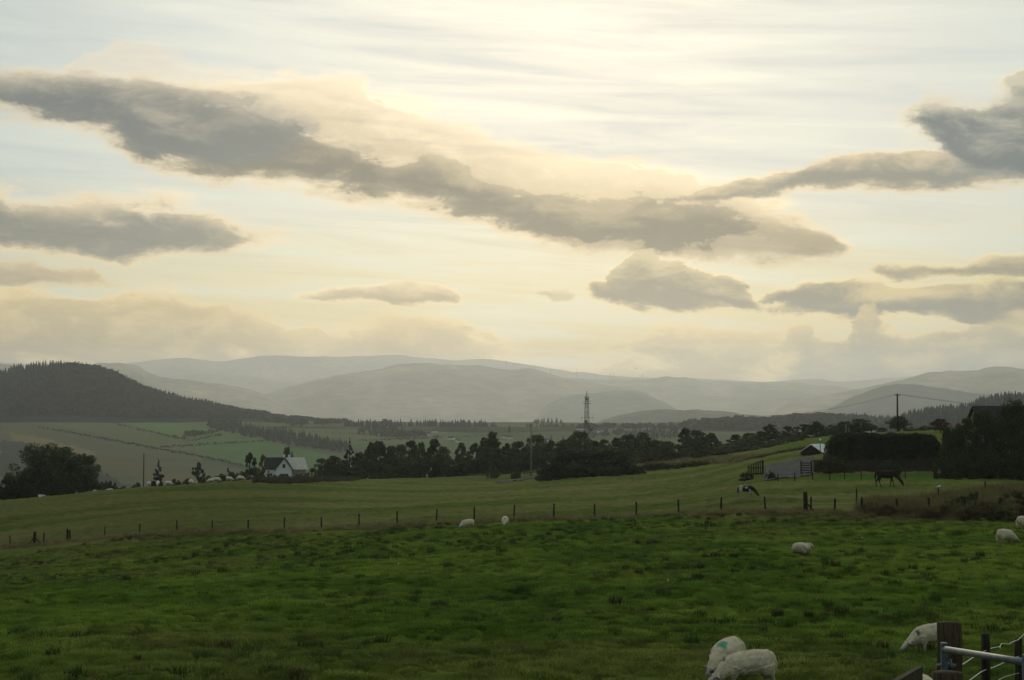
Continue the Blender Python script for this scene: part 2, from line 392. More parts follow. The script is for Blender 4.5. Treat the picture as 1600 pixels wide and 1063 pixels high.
M = {}
M['ground'] = tinted('ground_cover', 1.0, 0.0, var=0.30, scale=0.9, bump=0.0)
M['far_ground'] = tinted('moorland', 1.0, 0.0, var=0.42, scale=0.012)
M['grass'] = tinted('grass_blades', 0.8, 0.08, 'INSTANCER', var=0.30, scale=1.1, transl=0.45)
M['forest'] = tinted('conifer_foliage', 0.9, 0.1, 'INSTANCER', var=0.2, scale=0.05)
M['leaf_dark'] = leafy('leaf_dark', (0.026, 0.043, 0.017), (0.062, 0.088, 0.031))
M['leaf_mid'] = leafy('leaf_mid', (0.042, 0.064, 0.021), (0.096, 0.124, 0.036))
M['leaf_pine'] = leafy('leaf_pine', (0.016, 0.030, 0.018), (0.040, 0.058, 0.030), transl=0.1)
M['leaf_red'] = leafy('leaf_red', (0.050, 0.022, 0.016), (0.090, 0.045, 0.025))
M['leaf_brown'] = leafy('leaf_brown', (0.066, 0.060, 0.026), (0.14, 0.118, 0.050))
M['leaf_olive'] = leafy('leaf_olive', (0.035, 0.045, 0.016), (0.085, 0.095, 0.030))
M['bark'] = simple('bark', (0.035, 0.027, 0.02), (0.075, 0.06, 0.045), 5.0, bump=0.4, stretch=(4, 4, 0.6))
M['old_wood'] = simple('weathered_wood', (0.030, 0.024, 0.018), (0.085, 0.068, 0.050), 14.0, bump=0.7, stretch=(5, 5, 0.35))
M['brown_wood'] = simple('brown_post_wood', (0.030, 0.022, 0.015), (0.085, 0.062, 0.042), 14.0, bump=0.8, stretch=(5, 5, 0.35))
M['pole_wood'] = simple('pale_pole_wood', (0.13, 0.115, 0.09), (0.22, 0.20, 0.165), 6.0, bump=0.3, stretch=(5, 5, 0.35))
M['dark_wood'] = simple('dark_wood', (0.018, 0.015, 0.012), (0.045, 0.038, 0.03), 8.0, bump=0.4, stretch=(4, 4, 0.4))
M['wire'] = simple('galvanised_wire', (0.30, 0.30, 0.29), (0.5, 0.5, 0.47), 20.0, rough=0.45, spec=0.5, metal=0.6)
M['dull_wire'] = simple('dull_wire', (0.05, 0.05, 0.05), (0.09, 0.09, 0.09), 20.0, rough=0.6, metal=0.3)
M['galv'] = simple('galvanised_steel', (0.075, 0.095, 0.115), (0.13, 0.155, 0.18), 9.0, rough=0.55, spec=0.3, metal=0.3, bump=0.08)
M['white_wall'] = simple('white_harling', (0.62, 0.64, 0.66), (0.74, 0.75, 0.76), 3.0, bump=0.2)
M['grey_wall'] = simple('grey_harling', (0.20, 0.19, 0.17), (0.28, 0.26, 0.23), 3.0, bump=0.2)
M['slate'] = simple('slate_roof', (0.018, 0.019, 0.022), (0.04, 0.042, 0.046), 3.0, rough=0.9, spec=0.1, stretch=(1, 1, 6))
M['pale_roof'] = simple('pale_sheet_roof', (0.42, 0.40, 0.34), (0.60, 0.57, 0.48), 1.2, rough=0.5, spec=0.4, stretch=(3, 0.6, 0.6))
M['glass'] = simple('dark_window_glass', (0.012, 0.015, 0.02), (0.02, 0.024, 0.03), 1.0, rough=0.1, spec=0.5)
M['steel'] = simple('mast_steel', (0.05, 0.055, 0.06), (0.09, 0.095, 0.10), 2.0, rough=0.6, metal=0.3)
M['white_paint'] = simple('white_paint', (0.70, 0.70, 0.68), (0.80, 0.80, 0.78), 2.0, rough=0.5)
M['concrete'] = simple('concrete_drive', (0.085, 0.084, 0.08), (0.125, 0.122, 0.115), 0.9, rough=1.0, spec=0.0, bump=0.15)
M['stone'] = simple('field_stone', (0.05, 0.05, 0.048), (0.13, 0.125, 0.115), 2.5, bump=0.6)
M['hide'] = tinted('animal_coat', 0.8, 0.2, var=0.10, scale=4.0)
M['wool'] = tinted('wool', 1.0, 0.0, var=0.22, scale=7.0, bump=1.0, bscale=20.0)
M['pot'] = simple('clay', (0.20, 0.17, 0.14), (0.3, 0.26, 0.22), 5.0)

# ------------------------------------------------------------------ terrain height
CP = [  # photo pixel (x, y) of bare ground and its distance in metres
    (1150, 1086, 29.5), (500, 1070, 32), (0, 1075, 33), (1437, 1023, 37), (1590, 1063, 32),
    (1254, 868, 78), (1574, 851, 82), (800, 905, 66), (300, 905, 75), (0, 930, 70), (1100, 890, 70),
    (729, 827, 116), (0, 856, 157), (217, 840, 146), (387, 831, 140), (500, 828, 137), (620, 823, 131), (742, 818, 126),
    (865, 814, 122), (994, 811, 118), (1127, 807, 114), (1259, 804, 111), (1450, 810, 106), (1590, 812, 103), (1700, 815, 100),
    (-300, 870, 165), (-300, 960, 70), (1900, 830, 90), (-300, 800, 240), (1900, 750, 160), (1900, 690, 260),
    (0, 800, 200), (0, 784, 235), (150, 769, 262), (262, 760, 262), (375, 752, 280), (470, 750, 310), (0, 790, 300), (150, 785, 310),
    (600, 749, 330), (620, 790, 180), (800, 785, 165), (800, 765, 225), (800, 749, 300), (760, 742, 340), (640, 746, 390),
    (1169, 781, 126), (1388, 762, 138), (1550, 770, 125), (1230, 752, 152), (1380, 745, 158), (1500, 750, 150), (1220, 726, 182),
    (1050, 762, 200), (920, 746, 245), (1060, 735, 255), (1050, 714, 330), (920, 722, 350), (1190, 700, 330), (1140, 705, 330),
    (1300, 683, 280), (1400, 676, 300), (1465, 673, 290), (1320, 712, 195), (1450, 712, 190), (1560, 735, 175), (1600, 690, 240),
    (1210, 691, 340), (1250, 708, 220), (470, 757, 480), (300, 775, 430), (700, 744, 450), (900, 724, 450), (1150, 700, 460), (1400, 680, 450), (1600, 680, 450), (0, 800, 430), (-300, 815, 430), (1900, 690, 430),
    (800, 1500, 9), (0, 1480, 9), (1600, 1500, 9), (1480, 1245, 13),
]
_c = np.array([[(p := P(*q)).x / p.y * 4.0, math.log(p.y), p.z] for q in CP])
def _phi(r2): return 0.5 * r2 * np.log(r2 + 1e-9)
_n = len(_c); _A = np.zeros((_n + 3, _n + 3))
_d2 = (_c[:, None, 0] - _c[None, :, 0]) ** 2 + (_c[:, None, 1] - _c[None, :, 1]) ** 2
_A[:_n, :_n] = _phi(_d2) + np.diag([0.004 * min(1.0, (q[2] / 200.0)) ** 2 for q in CP]); _A[:_n, _n] = 1; _A[:_n, _n + 1:] = _c[:, :2]; _A[_n:, :_n] = _A[:_n, _n:].T
_w = np.linalg.solve(_A, np.concatenate([_c[:, 2], np.zeros(3)]))
VR = [0, 450, 580, 740, 900, 1120, 1450, 1850, 2120, 2350, 2800, 5000, 9000, 20000]
VZ = [-14, -16, -30, -50, -63, -66, -48, -24, -11, -9, -15, -34, -62, -150]
def near_z(X, Y):
    X = np.asarray(X, float); Y = np.asarray(Y, float)
    yy = np.maximum(Y, 9.0); a = np.clip(X / yy, -0.62, 0.62) * 4.0; b = np.log(np.minimum(yy, 520))
    z = _w[_n] + _w[_n + 1] * a + _w[_n + 2] * b
    for i in range(_n): z = z + _w[i] * _phi((a - _c[i, 0]) ** 2 + (b - _c[i, 1]) ** 2)
    near = np.clip(Y, 0, 9) / 9.0
    return np.where(Y < 9, -1.75 - (1.0 * near), z) if np.ndim(z) else (z if Y >= 9 else -1.75 - near)
def base_z(X, Y):
    X = np.asarray(X, float); Y = np.asarray(Y, float)
    r = np.hypot(X, Y)
    zf = np.interp(r, VR, VZ) + (fbm(X / 420, Y / 420, 4, 11) - 0.5) * 14 * sstep(r, 700, 1500) * (1 - 0.6 * sstep(r, 3000, 6000))
    back = sstep(Y, 2, -50)
    zn = near_z(X, Y)
    zn = zn * (1 - back) + back * (-2.5 + (fbm(X / 60, Y / 60, 3, 5) - 0.5) * 2)
    k = sstep(r, 440, 620)
    return zn * (1 - k) + zf * k
def relief(X, Y):
    """tussocks and hoof-poached lumps of grazed pasture"""
    r = np.hypot(X, Y)
    k = (1 - sstep(r, 260, 420)) * sstep(r, 4, 12)
    a = (fbm(X / 0.9, Y / 0.7, 3, 21) - 0.5) * 0.20
    t = sstep(fbm(X / 0.55, Y / 0.42, 2, 33), 0.46, 0.70) * 0.13 * (0.35 + 1.0 * sstep(fbm(X / 4, Y / 3, 2, 35), .35, .65))
    big = (fbm(X / 9, Y / 7, 2, 44) - 0.5) * 0.35
    return (a + t + big) * k
def gz(x, y): return float(base_z(x, y) + relief(x, y))
def hit(px, py, d0=15.0, d1=4200.0):
    """first point of the base ground seen through a photo pixel (vectorised)"""
    px = np.atleast_1d(np.asarray(px, float)); py = np.atleast_1d(np.asarray(py, float))
    cx = (px - W / 2) / F; cy = -(py - H / 2) / F; c, s = math.cos(PITCH), math.sin(PITCH)
    dy = c - cy * s; ax = cx / dy; az_ = (s + cy * c) / dy
    ds = np.geomspace(d0, d1, 260); res = np.full(px.shape, np.nan)
    for d in ds:
        todo = np.isnan(res)
        if not todo.any(): break
        z = base_z(ax[todo] * d, np.full(todo.sum(), d)); below = az_[todo] * d <= z
        idx = np.where(todo)[0][below]; res[idx] = d
    return ax * res, res, base_z(ax * res, res)

# fence across the pasture: x, y on the ground
def fence_y(X): return np.where(X < 21, 125.1 - 0.626 * X, np.maximum(112.0 - 0.55 * (X - 21), 95))

# ------------------------------------------------------------------ ground sheet
azd = np.concatenate([np.linspace(-180, -22.5, 60, endpoint=False), np.linspace(-22.5, 22.5, 640, endpoint=False), np.linspace(22.5, 180, 60, endpoint=False)])
rr = np.concatenate([np.geomspace(1.2, 12, 36, endpoint=False), np.geomspace(12, 170, 1250, endpoint=False), np.geomspace(170, 480, 170, endpoint=False), np.geomspace(480, 18000, 270)])
AZ, RR = np.meshgrid(np.radians(azd), rr)
GX, GY = RR * np.sin(AZ), RR * np.cos(AZ)
GZ = base_z(GX, GY) + relief(GX, GY)

def ground_colour(X, Y, Z):
    r = np.hypot(X, Y); px, py = proj(X, Y, Z); fwd = Y > 2
    n1 = fbm(X / 5, Y / 4, 4, 51)[..., None]; n2 = fbm(X / 22, Y / 16, 3, 61)[..., None]; n3 = fbm(X / 1.2, Y / 1.0, 3, 71)[..., None]
    green = np.array([0.104, 0.150, 0.020]); lush = np.array([0.062, 0.108, 0.013]); dry = np.array([0.105, 0.105, 0.034]); olive = np.array([0.122, 0.130, 0.042])
    c = lush + (green - lush) * sstep(n1, 0.35, 0.65)
    c = c + (dry - c) * (0.45 * sstep(n2, 0.50, 0.75) + 0.3 * sstep(n3, 0.62, 0.8))
    fy = fence_y(X); side = sstep((Y - fy), -2.5, 1.0)[..., None]
    # drier ground towards the left part of the fence, and the pale trodden strip along it
    worn = sstep(Y - (fy - 55), 0, 50) * sstep(X, 10, -45)
    c = c + (dry - c) * (0.55 * worn * (0.5 + n1[..., 0]))[..., None]
    strip = np.exp(-((Y - fy + 2.0) / 3.0) ** 2) * 0.75
    c = c + (np.array([0.125, 0.098, 0.045]) - c) * (strip * sstep(n1[..., 0], 0.30, 0.6))[..., None]
    # beyond the fence: rough olive paddock with greener bands
    o = olive + (np.array([0.080, 0.105, 0.026]) - olive) * sstep(fbm(X / 40, Y / 9, 3, 81), 0.45, 0.62)[..., None]
    o = o + (np.array([0.165, 0.145, 0.060]) - o) * (0.5 * sstep(fbm(X / 18, Y / 5, 3, 91), 0.55, 0.75))[..., None]
    hill = sstep(X + 0.12 * Y, 5, -12)[..., None]
    o = o * (1 - 0.20 * hill)
    c = c * (1 - side) + o * side
    # bright mown lawn before the hedge, green hill behind it
    lawn = in_poly(px, py, [(1262, 752), (1300, 741), (1470, 740), (1475, 748), (1600, 749), (1600, 752)]) & fwd & (Y < 175) & (Y > 120)
    c[lawn] = c[lawn] * 0.2 + np.array([0.062, 0.115, 0.018]) * 0.8
    gh = (px > 1195) & (py < 702) & (r < 470) & (r > 200) & fwd
    c[gh] = c[gh] * 0.35 + np.array([0.085, 0.125, 0.028]) * 0.65
    gold = fwd & (r > 235) & (r < 420) & ((in_poly(px, py, [(690, 744), (690, 728), (780, 722), (880, 728), (880, 740), (760, 745)])) | in_poly(px, py, [(980, 728), (990, 717), (1180, 711), (1280, 711), (1280, 718), (1180, 723), (1060, 729)]))
    c[gold] = c[gold] * 0.5 + np.array([0.15, 0.128, 0.055]) * 0.5
    # far side of the valley: a patchwork
    far = sstep(r, 520, 700)[..., None]
    qx, qy = X / 260 + 0.3 * fbm(X / 300, Y / 300, 2, 7), Y / 330 + X / 900
    pid = _h(np.floor(qx), np.floor(qy), 5)
    pal = np.array([[0.10, 0.115, 0.055], [0.08, 0.12, 0.045], [0.125, 0.118, 0.06], [0.08, 0.095, 0.055], [0.11, 0.13, 0.055]])
    f = pal[(pid * 4.999).astype(int)] * (0.8 + 0.45 * fbm(X / 60, Y / 60, 3, 17))[..., None]
    def patch(poly, colr, r0, r1, mixv=0.85, soft=False):
        k = in_poly(px + (fbm(X / 40, Y / 40, 2, 3) - 0.5) * 10, py + (fbm(X / 40, Y / 40, 2, 4) - 0.5) * 5, poly) & (r > r0) & (r < r1) & fwd
        f[k] = f[k] * (1 - mixv) + np.array(colr) * mixv * (0.85 + 0.3 * fbm(X / 25, Y / 25, 3, 19))[k][:, None]
    patch([(0, 660), (60, 660), (120, 668), (310, 718), (420, 745), (420, 800), (0, 800)], (0.10, 0.105, 0.062), 650, 2900)
    patch([(100, 664), (190, 658), (240, 672), (290, 690), (420, 735), (310, 716), (160, 680)], (0.11, 0.125, 0.058), 650, 2900)
    patch([(190, 660), (240, 657), (345, 670), (342, 677), (300, 684), (240, 674)], (0.10, 0.17, 0.05), 650, 2900)
    patch([(298, 690), (345, 678), (400, 684), (470, 702), (540, 716), (470, 740), (380, 728), (310, 706)], (0.085, 0.15, 0.052), 650, 2900)
    patch([(395, 664), (460, 664), (560, 672), (700, 676), (700, 690), (540, 694), (470, 680)], (0.115, 0.13, 0.06), 650, 3100)
    patch([(15, 676), (70, 684), (150, 708), (152, 716), (110, 710), (20, 690)], (0.19, 0.15, 0.07), 650, 2900)
    patch([(150, 712), (230, 726), (310, 748), (300, 768), (230, 752), (160, 728)], (0.13, 0.105, 0.055), 650, 2900, 0.7)
    patch([(0, 688), (40, 692), (110, 720), (170, 745), (210, 760), (0, 775)], (0.045, 0.055, 0.045), 650, 2900)
    patch([(700, 672), (1060, 672), (1060, 690), (700, 690)], (0.075, 0.095, 0.045), 900, 3300, 0.5)
    c = c * (1 - far) + f * far
    return np.clip(c, 0, 1)
GC = ground_colour(GX, GY, GZ)
nr, na = GX.shape
ii = np.arange(nr - 1)[:, None] * na + np.arange(na)[None, :]
jj = np.arange(nr - 1)[:, None] * na + (np.arange(na)[None, :] + 1) % na
faces = np.stack([ii, jj, jj + na, ii + na], -1).reshape(-1, 4)[:, ::-1]
gv = np.stack([GX, GY, GZ], -1).reshape(-1, 3); gc = GC.reshape(-1, 3)
# close the small hole under the camera
cen = len(gv); gv = np.vstack([gv, [[0, 0, -1.75]]]); gc = np.vstack([gc, gc[:1]])
me = np_mesh('ground', gv, faces, M['ground'], True, gc)
bm = bmesh.new(); bm.from_mesh(me); bm.verts.ensure_lookup_table()
for k in range(na): bm.faces.new((bm.verts[k], bm.verts[(k + 1) % na], bm.verts[cen])).smooth = True
bm.to_mesh(me); bm.free()
put_props(link('ground', me), kind='structure')

# ------------------------------------------------------------------ hills
def hill(name, sil, d, front, back, colour, base=-90.0, bump=0.06, seed=1, ext=0, tints=None):
    """a ridge at distance d: its skyline seen from the field, with a real slope before and behind"""
    xs = [s_[0] for s_ in sil]; pts = [P(x, y, d) for x, y in sil]
    ax = np.array([p.x for p in pts]); tz = np.array([p.z for p in pts])
    n = 420; X0 = np.linspace(ax[0], ax[-1], n)
    top = np.interp(X0, ax, tz)
    k = np.hanning(15); k /= k.sum(); top = np.convolve(np.pad(top, 7, 'edge'), k, 'valid')
    rough_ = (fbm(X0 / (d * 0.012), X0 * 0 + seed, 4, seed) - 0.5) * (d * 0.0022); top = top + rough_
    e = sstep(X0, ax[0], ax[0] + d * 0.02) * sstep(X0, ax[-1], ax[-1] - d * 0.02)
    top = base + (top - base) * np.where(e < 1, e ** 0.6, 1)
    ts = np.concatenate([np.linspace(-1, 0, 64, endpoint=False), np.linspace(0, 1, 20)])
    Tt, XX = np.meshgrid(ts, X0); TT = np.repeat(top[:, None], len(ts), 1)
    YY = d + np.where(Tt < 0, Tt * front, Tt * back) + (fbm(XX / front * 2, XX * 0, 2, seed + 3) - 0.5) * front * 0.25 * np.abs(Tt)
    prof = np.where(Tt < 0, 0.5 - 0.5 * np.cos(math.pi * np.clip(1 + Tt, 0, 1)) , 0.5 + 0.5 * np.cos(math.pi * Tt))
    prof = prof * 0.7 + 0.3 * (1 - np.abs(Tt))
    hh = TT - base
    gul = (fbm(XX / (front * 0.30), YY / (front * 0.30), 4, seed + 9) - 0.5) * bump * 6
    ZZ = base + hh * np.clip(prof + gul * prof * np.abs(Tt) , 0, 1.0) - 18 * (np.abs(Tt) > 0.985)
    XXs = XX * (YY / d)
    col_ = np.array(colour)[None, None, :] * (0.35 + 1.3 * fbm(XX / (d * 0.022), YY / (d * 0.035), 5, seed + 20))[..., None]
    if tints is not None: col_ = tints(col_, XXs, YY, ZZ)
    m_, t_ = XX.shape
    i = np.arange(m_ - 1)[:, None] * t_ + np.arange(t_ - 1)[None, :]
    fs = np.stack([i, i + t_, i + t_ + 1, i + 1], -1).reshape(-1, 4)
    me = np_mesh(name, np.stack([XXs, YY, ZZ], -1).reshape(-1, 3), fs, M['far_ground'], True, np.clip(col_, 0, 1).reshape(-1, 3))
    put_props(link(name, me), kind='structure')
    return XXs, YY, ZZ
MOOR = (0.23, 0.19, 0.105)
far_range = hill('hill', [(-700, 572), (-300, 570), (0, 568), (90, 571), (190, 568), (240, 562), (280, 558), (312, 561), (345, 567), (375, 561), (440, 553), (485, 557), (540, 559), (600, 554), (650, 557), (690, 563), (730, 564), (758, 558), (795, 566), (840, 572), (900, 582), (1000, 590), (1100, 592), (1200, 596), (1275, 592), (1330, 598), (1400, 590), (1600, 590), (2200, 594)], 15500, 2600, 2000, MOOR, seed=2)
mid_range = hill('hill', [(60, 640), (170, 605), (240, 591), (300, 585), (335, 584), (420, 592), (480, 601), (560, 630), (620, 660)], 13200, 1500, 1300, MOOR, seed=3)
turbine_ridge = hill('hill', [(640, 660), (760, 600), (830, 588), (880, 589), (935, 594), (985, 593), (1020, 591), (1050, 590), (1085, 593), (1112, 597), (1200, 599), (1245, 600), (1320, 606), (1420, 622), (1600, 660)], 12500, 4600, 1500, (0.23, 0.20, 0.11), seed=4, bump=0.08)
left_back = hill('hill', [(60, 640), (110, 590), (132, 575), (152, 567), (185, 566), (215, 573), (248, 588), (300, 595), (345, 600), (400, 612), (480, 640), (520, 662)], 9500, 1700, 1300, MOOR, seed=5)
left_edge = hill('hill', [(-700, 590), (-200, 560), (-60, 562), (0, 568), (22, 571), (40, 580), (80, 600), (200, 660)], 8500, 1700, 1500, MOOR, seed=6)
centre = hill('hill', [(340, 655), (382, 630), (432, 610), (480, 596), (520, 588), (560, 583), (592, 576), (622, 569), (660, 567), (700, 571), (760, 573), (800, 577), (826, 576), (852, 581), (872, 588), (900, 592), (950, 602), (1000, 612), (1060, 632), (1130, 655)], 10500, 2800, 1500, MOOR, seed=7)
shoulder = hill('hill', [(810, 662), (840, 642), (860, 630), (880, 619), (905, 614), (925, 614), (950, 610), (985, 609), (1010, 615), (1032, 628), (1060, 640), (1120, 655)], 9000, 1600, 1200, (0.09, 0.095, 0.06), seed=8, base=-60)
right_back = hill('hill', [(1180, 640), (1280, 620), (1380, 599), (1430, 587), (1472, 580), (1530, 577), (1556, 572), (1600, 577), (1700, 590), (1900, 580), (2300, 600)], 9500, 2000, 1500, MOOR, seed=9)
right_mid = hill('hill', [(1250, 655), (1292, 640), (1330, 621), (1370, 606), (1400, 601), (1442, 602), (1472, 607), (1510, 613), (1600, 622), (1800, 640), (2000, 655)], 7000, 1300, 1100, (0.055, 0.062, 0.042), seed=10, base=-60)
valley_rise = hill('hill', [(900, 664), (960, 650), (1000, 643), (1040, 641), (1085, 640), (1130, 642), (1180, 650), (1230, 656), (1290, 660)], 5200, 700, 500, (0.07, 0.078, 0.045), seed=12, base=-60)

def wood_tint(c, X, Y, Z):
    n = fbm(X / 120, Y / 120, 4, 5)[..., None]
    w = np.array([0.022, 0.034, 0.026]) + (np.array([0.046, 0.050, 0.036]) - np.array([0.022, 0.034, 0.026])) * sstep(n, 0.45, 0.7)
    px, py = proj(X, Y, Z)
    f = np.array([0.075, 0.095, 0.042]) + (np.array([0.105, 0.10, 0.05]) - np.array([0.075, 0.095, 0.042])) * sstep(fbm(X / 90, Y / 50, 2, 8), .4, .6)[..., None]
    k = (sstep(px, 420, 470) * (1 - sstep(px, 980, 1020)))[..., None]
    return w * (1 - k) + f * k
forest_hill = hill('hill', [(-900, 600), (-500, 575), (-200, 590), (-60, 592), (0, 586), (22, 580), (60, 575), (110, 573), (132, 575), (165, 582), (200, 598), (235, 615), (270, 624), (300, 630), (350, 639), (400, 648), (470, 657), (560, 663), (640, 666), (720, 667), (820, 668), (900, 671)], 2500, 480, 450, (0.03, 0.036, 0.024), base=-14, seed=14, tints=wood_tint)
low_wooded = hill('hill', [(990, 676), (1040, 670), (1075, 664), (1100, 660), (1150, 657), (1200, 658), (1250, 653), (1295, 652), (1345, 655), (1400, 659), (1450, 662), (1600, 664), (1900, 668)], 2100, 330, 300, (0.035, 0.042, 0.028), base=-45, seed=15, tints=wood_tint)
right_wooded = hill('hill', [(1340, 672), (1400, 662), (1432, 651), (1470, 646), (1500, 643), (1530, 632), (1560, 626), (1600, 624), (1700, 618), (1900, 640), (2100, 660)], 1900, 400, 320, (0.03, 0.036, 0.024), base=-40, seed=16, tints=wood_tint)
mid_wooded = hill('hill', [(780, 676), (820, 666), (850, 661), (880, 662), (905, 667), (960, 665), (1000, 666), (1020, 672), (1050, 680)], 2500, 300, 300, (0.04, 0.05, 0.03), base=-40, seed=18, tints=wood_tint)

# ------------------------------------------------------------------ animals
def animal(name, tubes, voxel, smooth_it, base_tint, marks=(), fuzz=0.0, seed=1):
    """tubes: (label, points, radii); grown together into one continuous skin"""
    mb = MB()
    for lab, pts, rad in tubes: mb.tube(pts, rad, 12)
    tmp = bpy.data.objects.new('tmp', mb.mesh('tmp', [])); COL.objects.link(tmp)
    r = tmp.modifiers.new('r', 'REMESH'); r.mode = 'VOXEL'; r.voxel_size = voxel
    s_ = tmp.modifiers.new('s', 'SMOOTH'); s_.iterations = smooth_it; s_.factor = 0.5
    me = bpy.data.meshes.new_from_object(tmp.evaluated_get(bpy.context.evaluated_depsgraph_get()))
    bpy.data.objects.remove(tmp)
    me.name = name; nv = len(me.vertices); co = np.empty(nv * 3, np.float32); me.vertices.foreach_get('co', co); co = co.reshape(-1, 3)
    best = np.full(nv, 1e9); lab_i = np.zeros(nv, int); labs = []
    for lab, pts, rad in tubes:
        if lab not in labs: labs.append(lab)
        li = labs.index(lab)
        for i in range(len(pts) - 1):
            for t in np.linspace(0, 1, 5):
                p = np.array(pts[i]) * (1 - t) + np.array(pts[i + 1]) * t
                ra = np.mean(rad[i]) * (1 - t) + np.mean(rad[i + 1]) * t
                dd = np.linalg.norm(co - p, axis=1) - ra
                k = dd < best; best[k] = dd[k]; lab_i[k] = li
    tint = np.array([base_tint[l] for l in labs])[lab_i]
    n = fbm(co[:, 0] * 9 + co[:, 2] * 5, co[:, 1] * 9 - co[:, 2] * 7, 3, seed)[:, None]
    tint = tint * (0.82 + 0.36 * n)
    # under-wool and legs tinted browner towards the bottom
    low_brown = (sstep(co[:, 2] + (n[:, 0] - .5) * .3, .46, .22) * .45)[:, None] if 'thigh' in labs and 'neck' in labs and voxel < .03 and base_tint['body'][0] > .3 else 0
    tint = tint * (1 - low_brown) + np.array([.16, .12, .075]) * low_brown
    for (c, rad, colr) in marks:
        q = (co - np.array(c)) / np.array(rad)
        k = sstep(np.linalg.norm(q, axis=1) + (n[:, 0] - 0.5) * 1.3, 1.25, 0.55)[:, None] * 0.9
        tint = tint * (1 - k) + np.array(colr) * k
    if fuzz:
        nor = np.empty(nv * 3, np.float32); me.vertices.foreach_get('normal', nor); nor = nor.reshape(-1, 3)
        wl = np.isin(lab_i, [labs.index(l) for l in labs if l in ('body', 'neck', 'thigh')])
        f = (fbm(co[:, 0] * 22 + co[:, 2] * 14, co[:, 1] * 24 + co[:, 2] * 16, 3, seed + 4) - 0.5) * 2 * fuzz
        co = co + nor * (f * wl)[:, None]; me.vertices.foreach_set('co', co.astype(np.float32).ravel())
    at = me.attributes.new('tint', 'FLOAT_COLOR', 'POINT'); c4 = np.ones((nv, 4), np.float32); c4[:, :3] = np.clip(tint, 0, 1)
    at.data.foreach_set('color', c4.ravel())
    me.polygons.foreach_set('use_smooth', [True] * len(me.polygons)); me.update()
    return me

WOOL = (0.56, 0.485, 0.345)
def sheep_mesh(name, head_yaw=0.0, lying=False, up=False, face=(0.50, 0.46, 0.40), leg=(0.42, 0.37, 0.30), marks=(), voxel=0.022, seed=1, stride=0.0, wool=WOOL, fat=1.0):
    z0 = -0.31 if lying else 0.0
    T_ = []
    T_.append(('body', [(-0.62, 0, .61 + z0), (-0.57, 0, .61 + z0), (-0.44, 0, .625 + z0), (-0.18, 0, .61 + z0), (0.12, 0, .58 + z0), (0.34, 0, .555 + z0), (0.47, 0, .53 + z0), (0.54, 0, .51 + z0)],
               [(.07, .08), (.17 * fat, .185), (.24 * fat, .25), (.28 * fat, .275), (.265 * fat, .265), (.225 * fat, .235), (.16, .18), (.07, .08)]))
    def turn(p):
        x, y, z = p; c, s = math.cos(head_yaw), math.sin(head_yaw); x -= .34
        return (.34 + x * c - y * s, x * s + y * c, z)
    if lying or up:
        b = z0
        neck = [(.24, 0, .60 + b), (.36, 0, .66 + b), (.44, 0, .71 + b), (.46, 0, .73 + b)]
        head = [(.43, 0, .75 + b), (.53, 0, .73 + b), (.64, 0, .66 + b), (.69, 0, .61 + b)]
        ears = [[(.44, s * .06, .78 + b), (.41, s * .14, .81 + b), (.39, s * .19, .81 + b)] for s in (-1, 1)]
        nr_ = [.18, .14, .10, .08]
    else:
        neck = [(.28, 0, .57), (.47, 0, .47), (.61, 0, .37), (.68, 0, .32)]; nr_ = [(.22, .22), (.18, .19), (.135, .145), (.10, .11)]
        head = [(.68, 0, .34), (.79, 0, .25), (.89, 0, .155), (.935, 0, .105)]
        ears = [[(.71, s * .06, .35), (.70, s * .15, .36), (.71, s * .24, .34)] for s in (-1, 1)]
    T_.append(('neck', [turn(p) for p in neck], nr_))
    T_.append(('head', [turn(p) for p in head], [(.075, .08), (.085, .088), (.062, .068), (.042, .045)]))
    for e in ears: T_.append(('ear', [turn(p) for p in e], [.024, .034, .012]))
    for s in (-1, 1):
        q = stride * s
        if lying:
            T_.append(('thigh', [(-.42, s * .16, .26), (-.25, s * .25, .13), (-.05, s * .26, .06)], [.16, .12, .05]))
            T_.append(('leg', [(.25, s * .16, .18), (.40, s * .17, .06), (.22, s * .19, .04)], [.09, .045, .035]))
        else:
            T_.append(('thigh', [(-.38, s * .13, .56), (-.42, s * .14, .42), (-.45 - q * .5, s * .13, .33)], [.19, .14, .085]))
            T_.append(('leg', [(-.45 - q * .5, s * .13, .34), (-.485 - q * .8, s * .125, .26), (-.46 - q, s * .125, .06), (-.44 - q, s * .125, .0)], [.075, .052, .038, .045]))
            T_.append(('thigh', [(.30, s * .12, .54), (.31 + q * .4, s * .13, .42), (.31 + q * .6, s * .13, .33)], [.15, .11, .075]))
            T_.append(('leg', [(.31 + q * .6, s * .13, .34), (.315 + q * .8, s * .125, .22), (.31 + q, s * .125, .05), (.325 + q, s * .125, .0)], [.065, .048, .036, .044]))
    T_.append(('body', [(-.58, 0, .68 + z0), (-.64, 0, .58 + z0), (-.63, 0, .44 + max(z0, -.2))], [.045, .042, .02]))
    w = np.array(wool)
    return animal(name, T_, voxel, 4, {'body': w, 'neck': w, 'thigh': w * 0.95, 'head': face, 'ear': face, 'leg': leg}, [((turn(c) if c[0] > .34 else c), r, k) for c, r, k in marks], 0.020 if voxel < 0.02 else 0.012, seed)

FLOCK = 'sheep grazing in the pasture'
def place(me, name, label, cat, px, d, heading, scale=1.0, group=None, mat='wool', dz=0.0):
    x = d * ray(px, 800)[0] / ray(px, 800)[1]
    o = link(name, me); me.materials.clear(); me.materials.append(M[mat])
    o.location = (x, d, gz(x, d) - 0.02 + dz); o.rotation_euler = (0, 0, math.atan2(heading[1], heading[0])); o.scale = (scale,) * 3
    return put_props(o, label, cat, group)

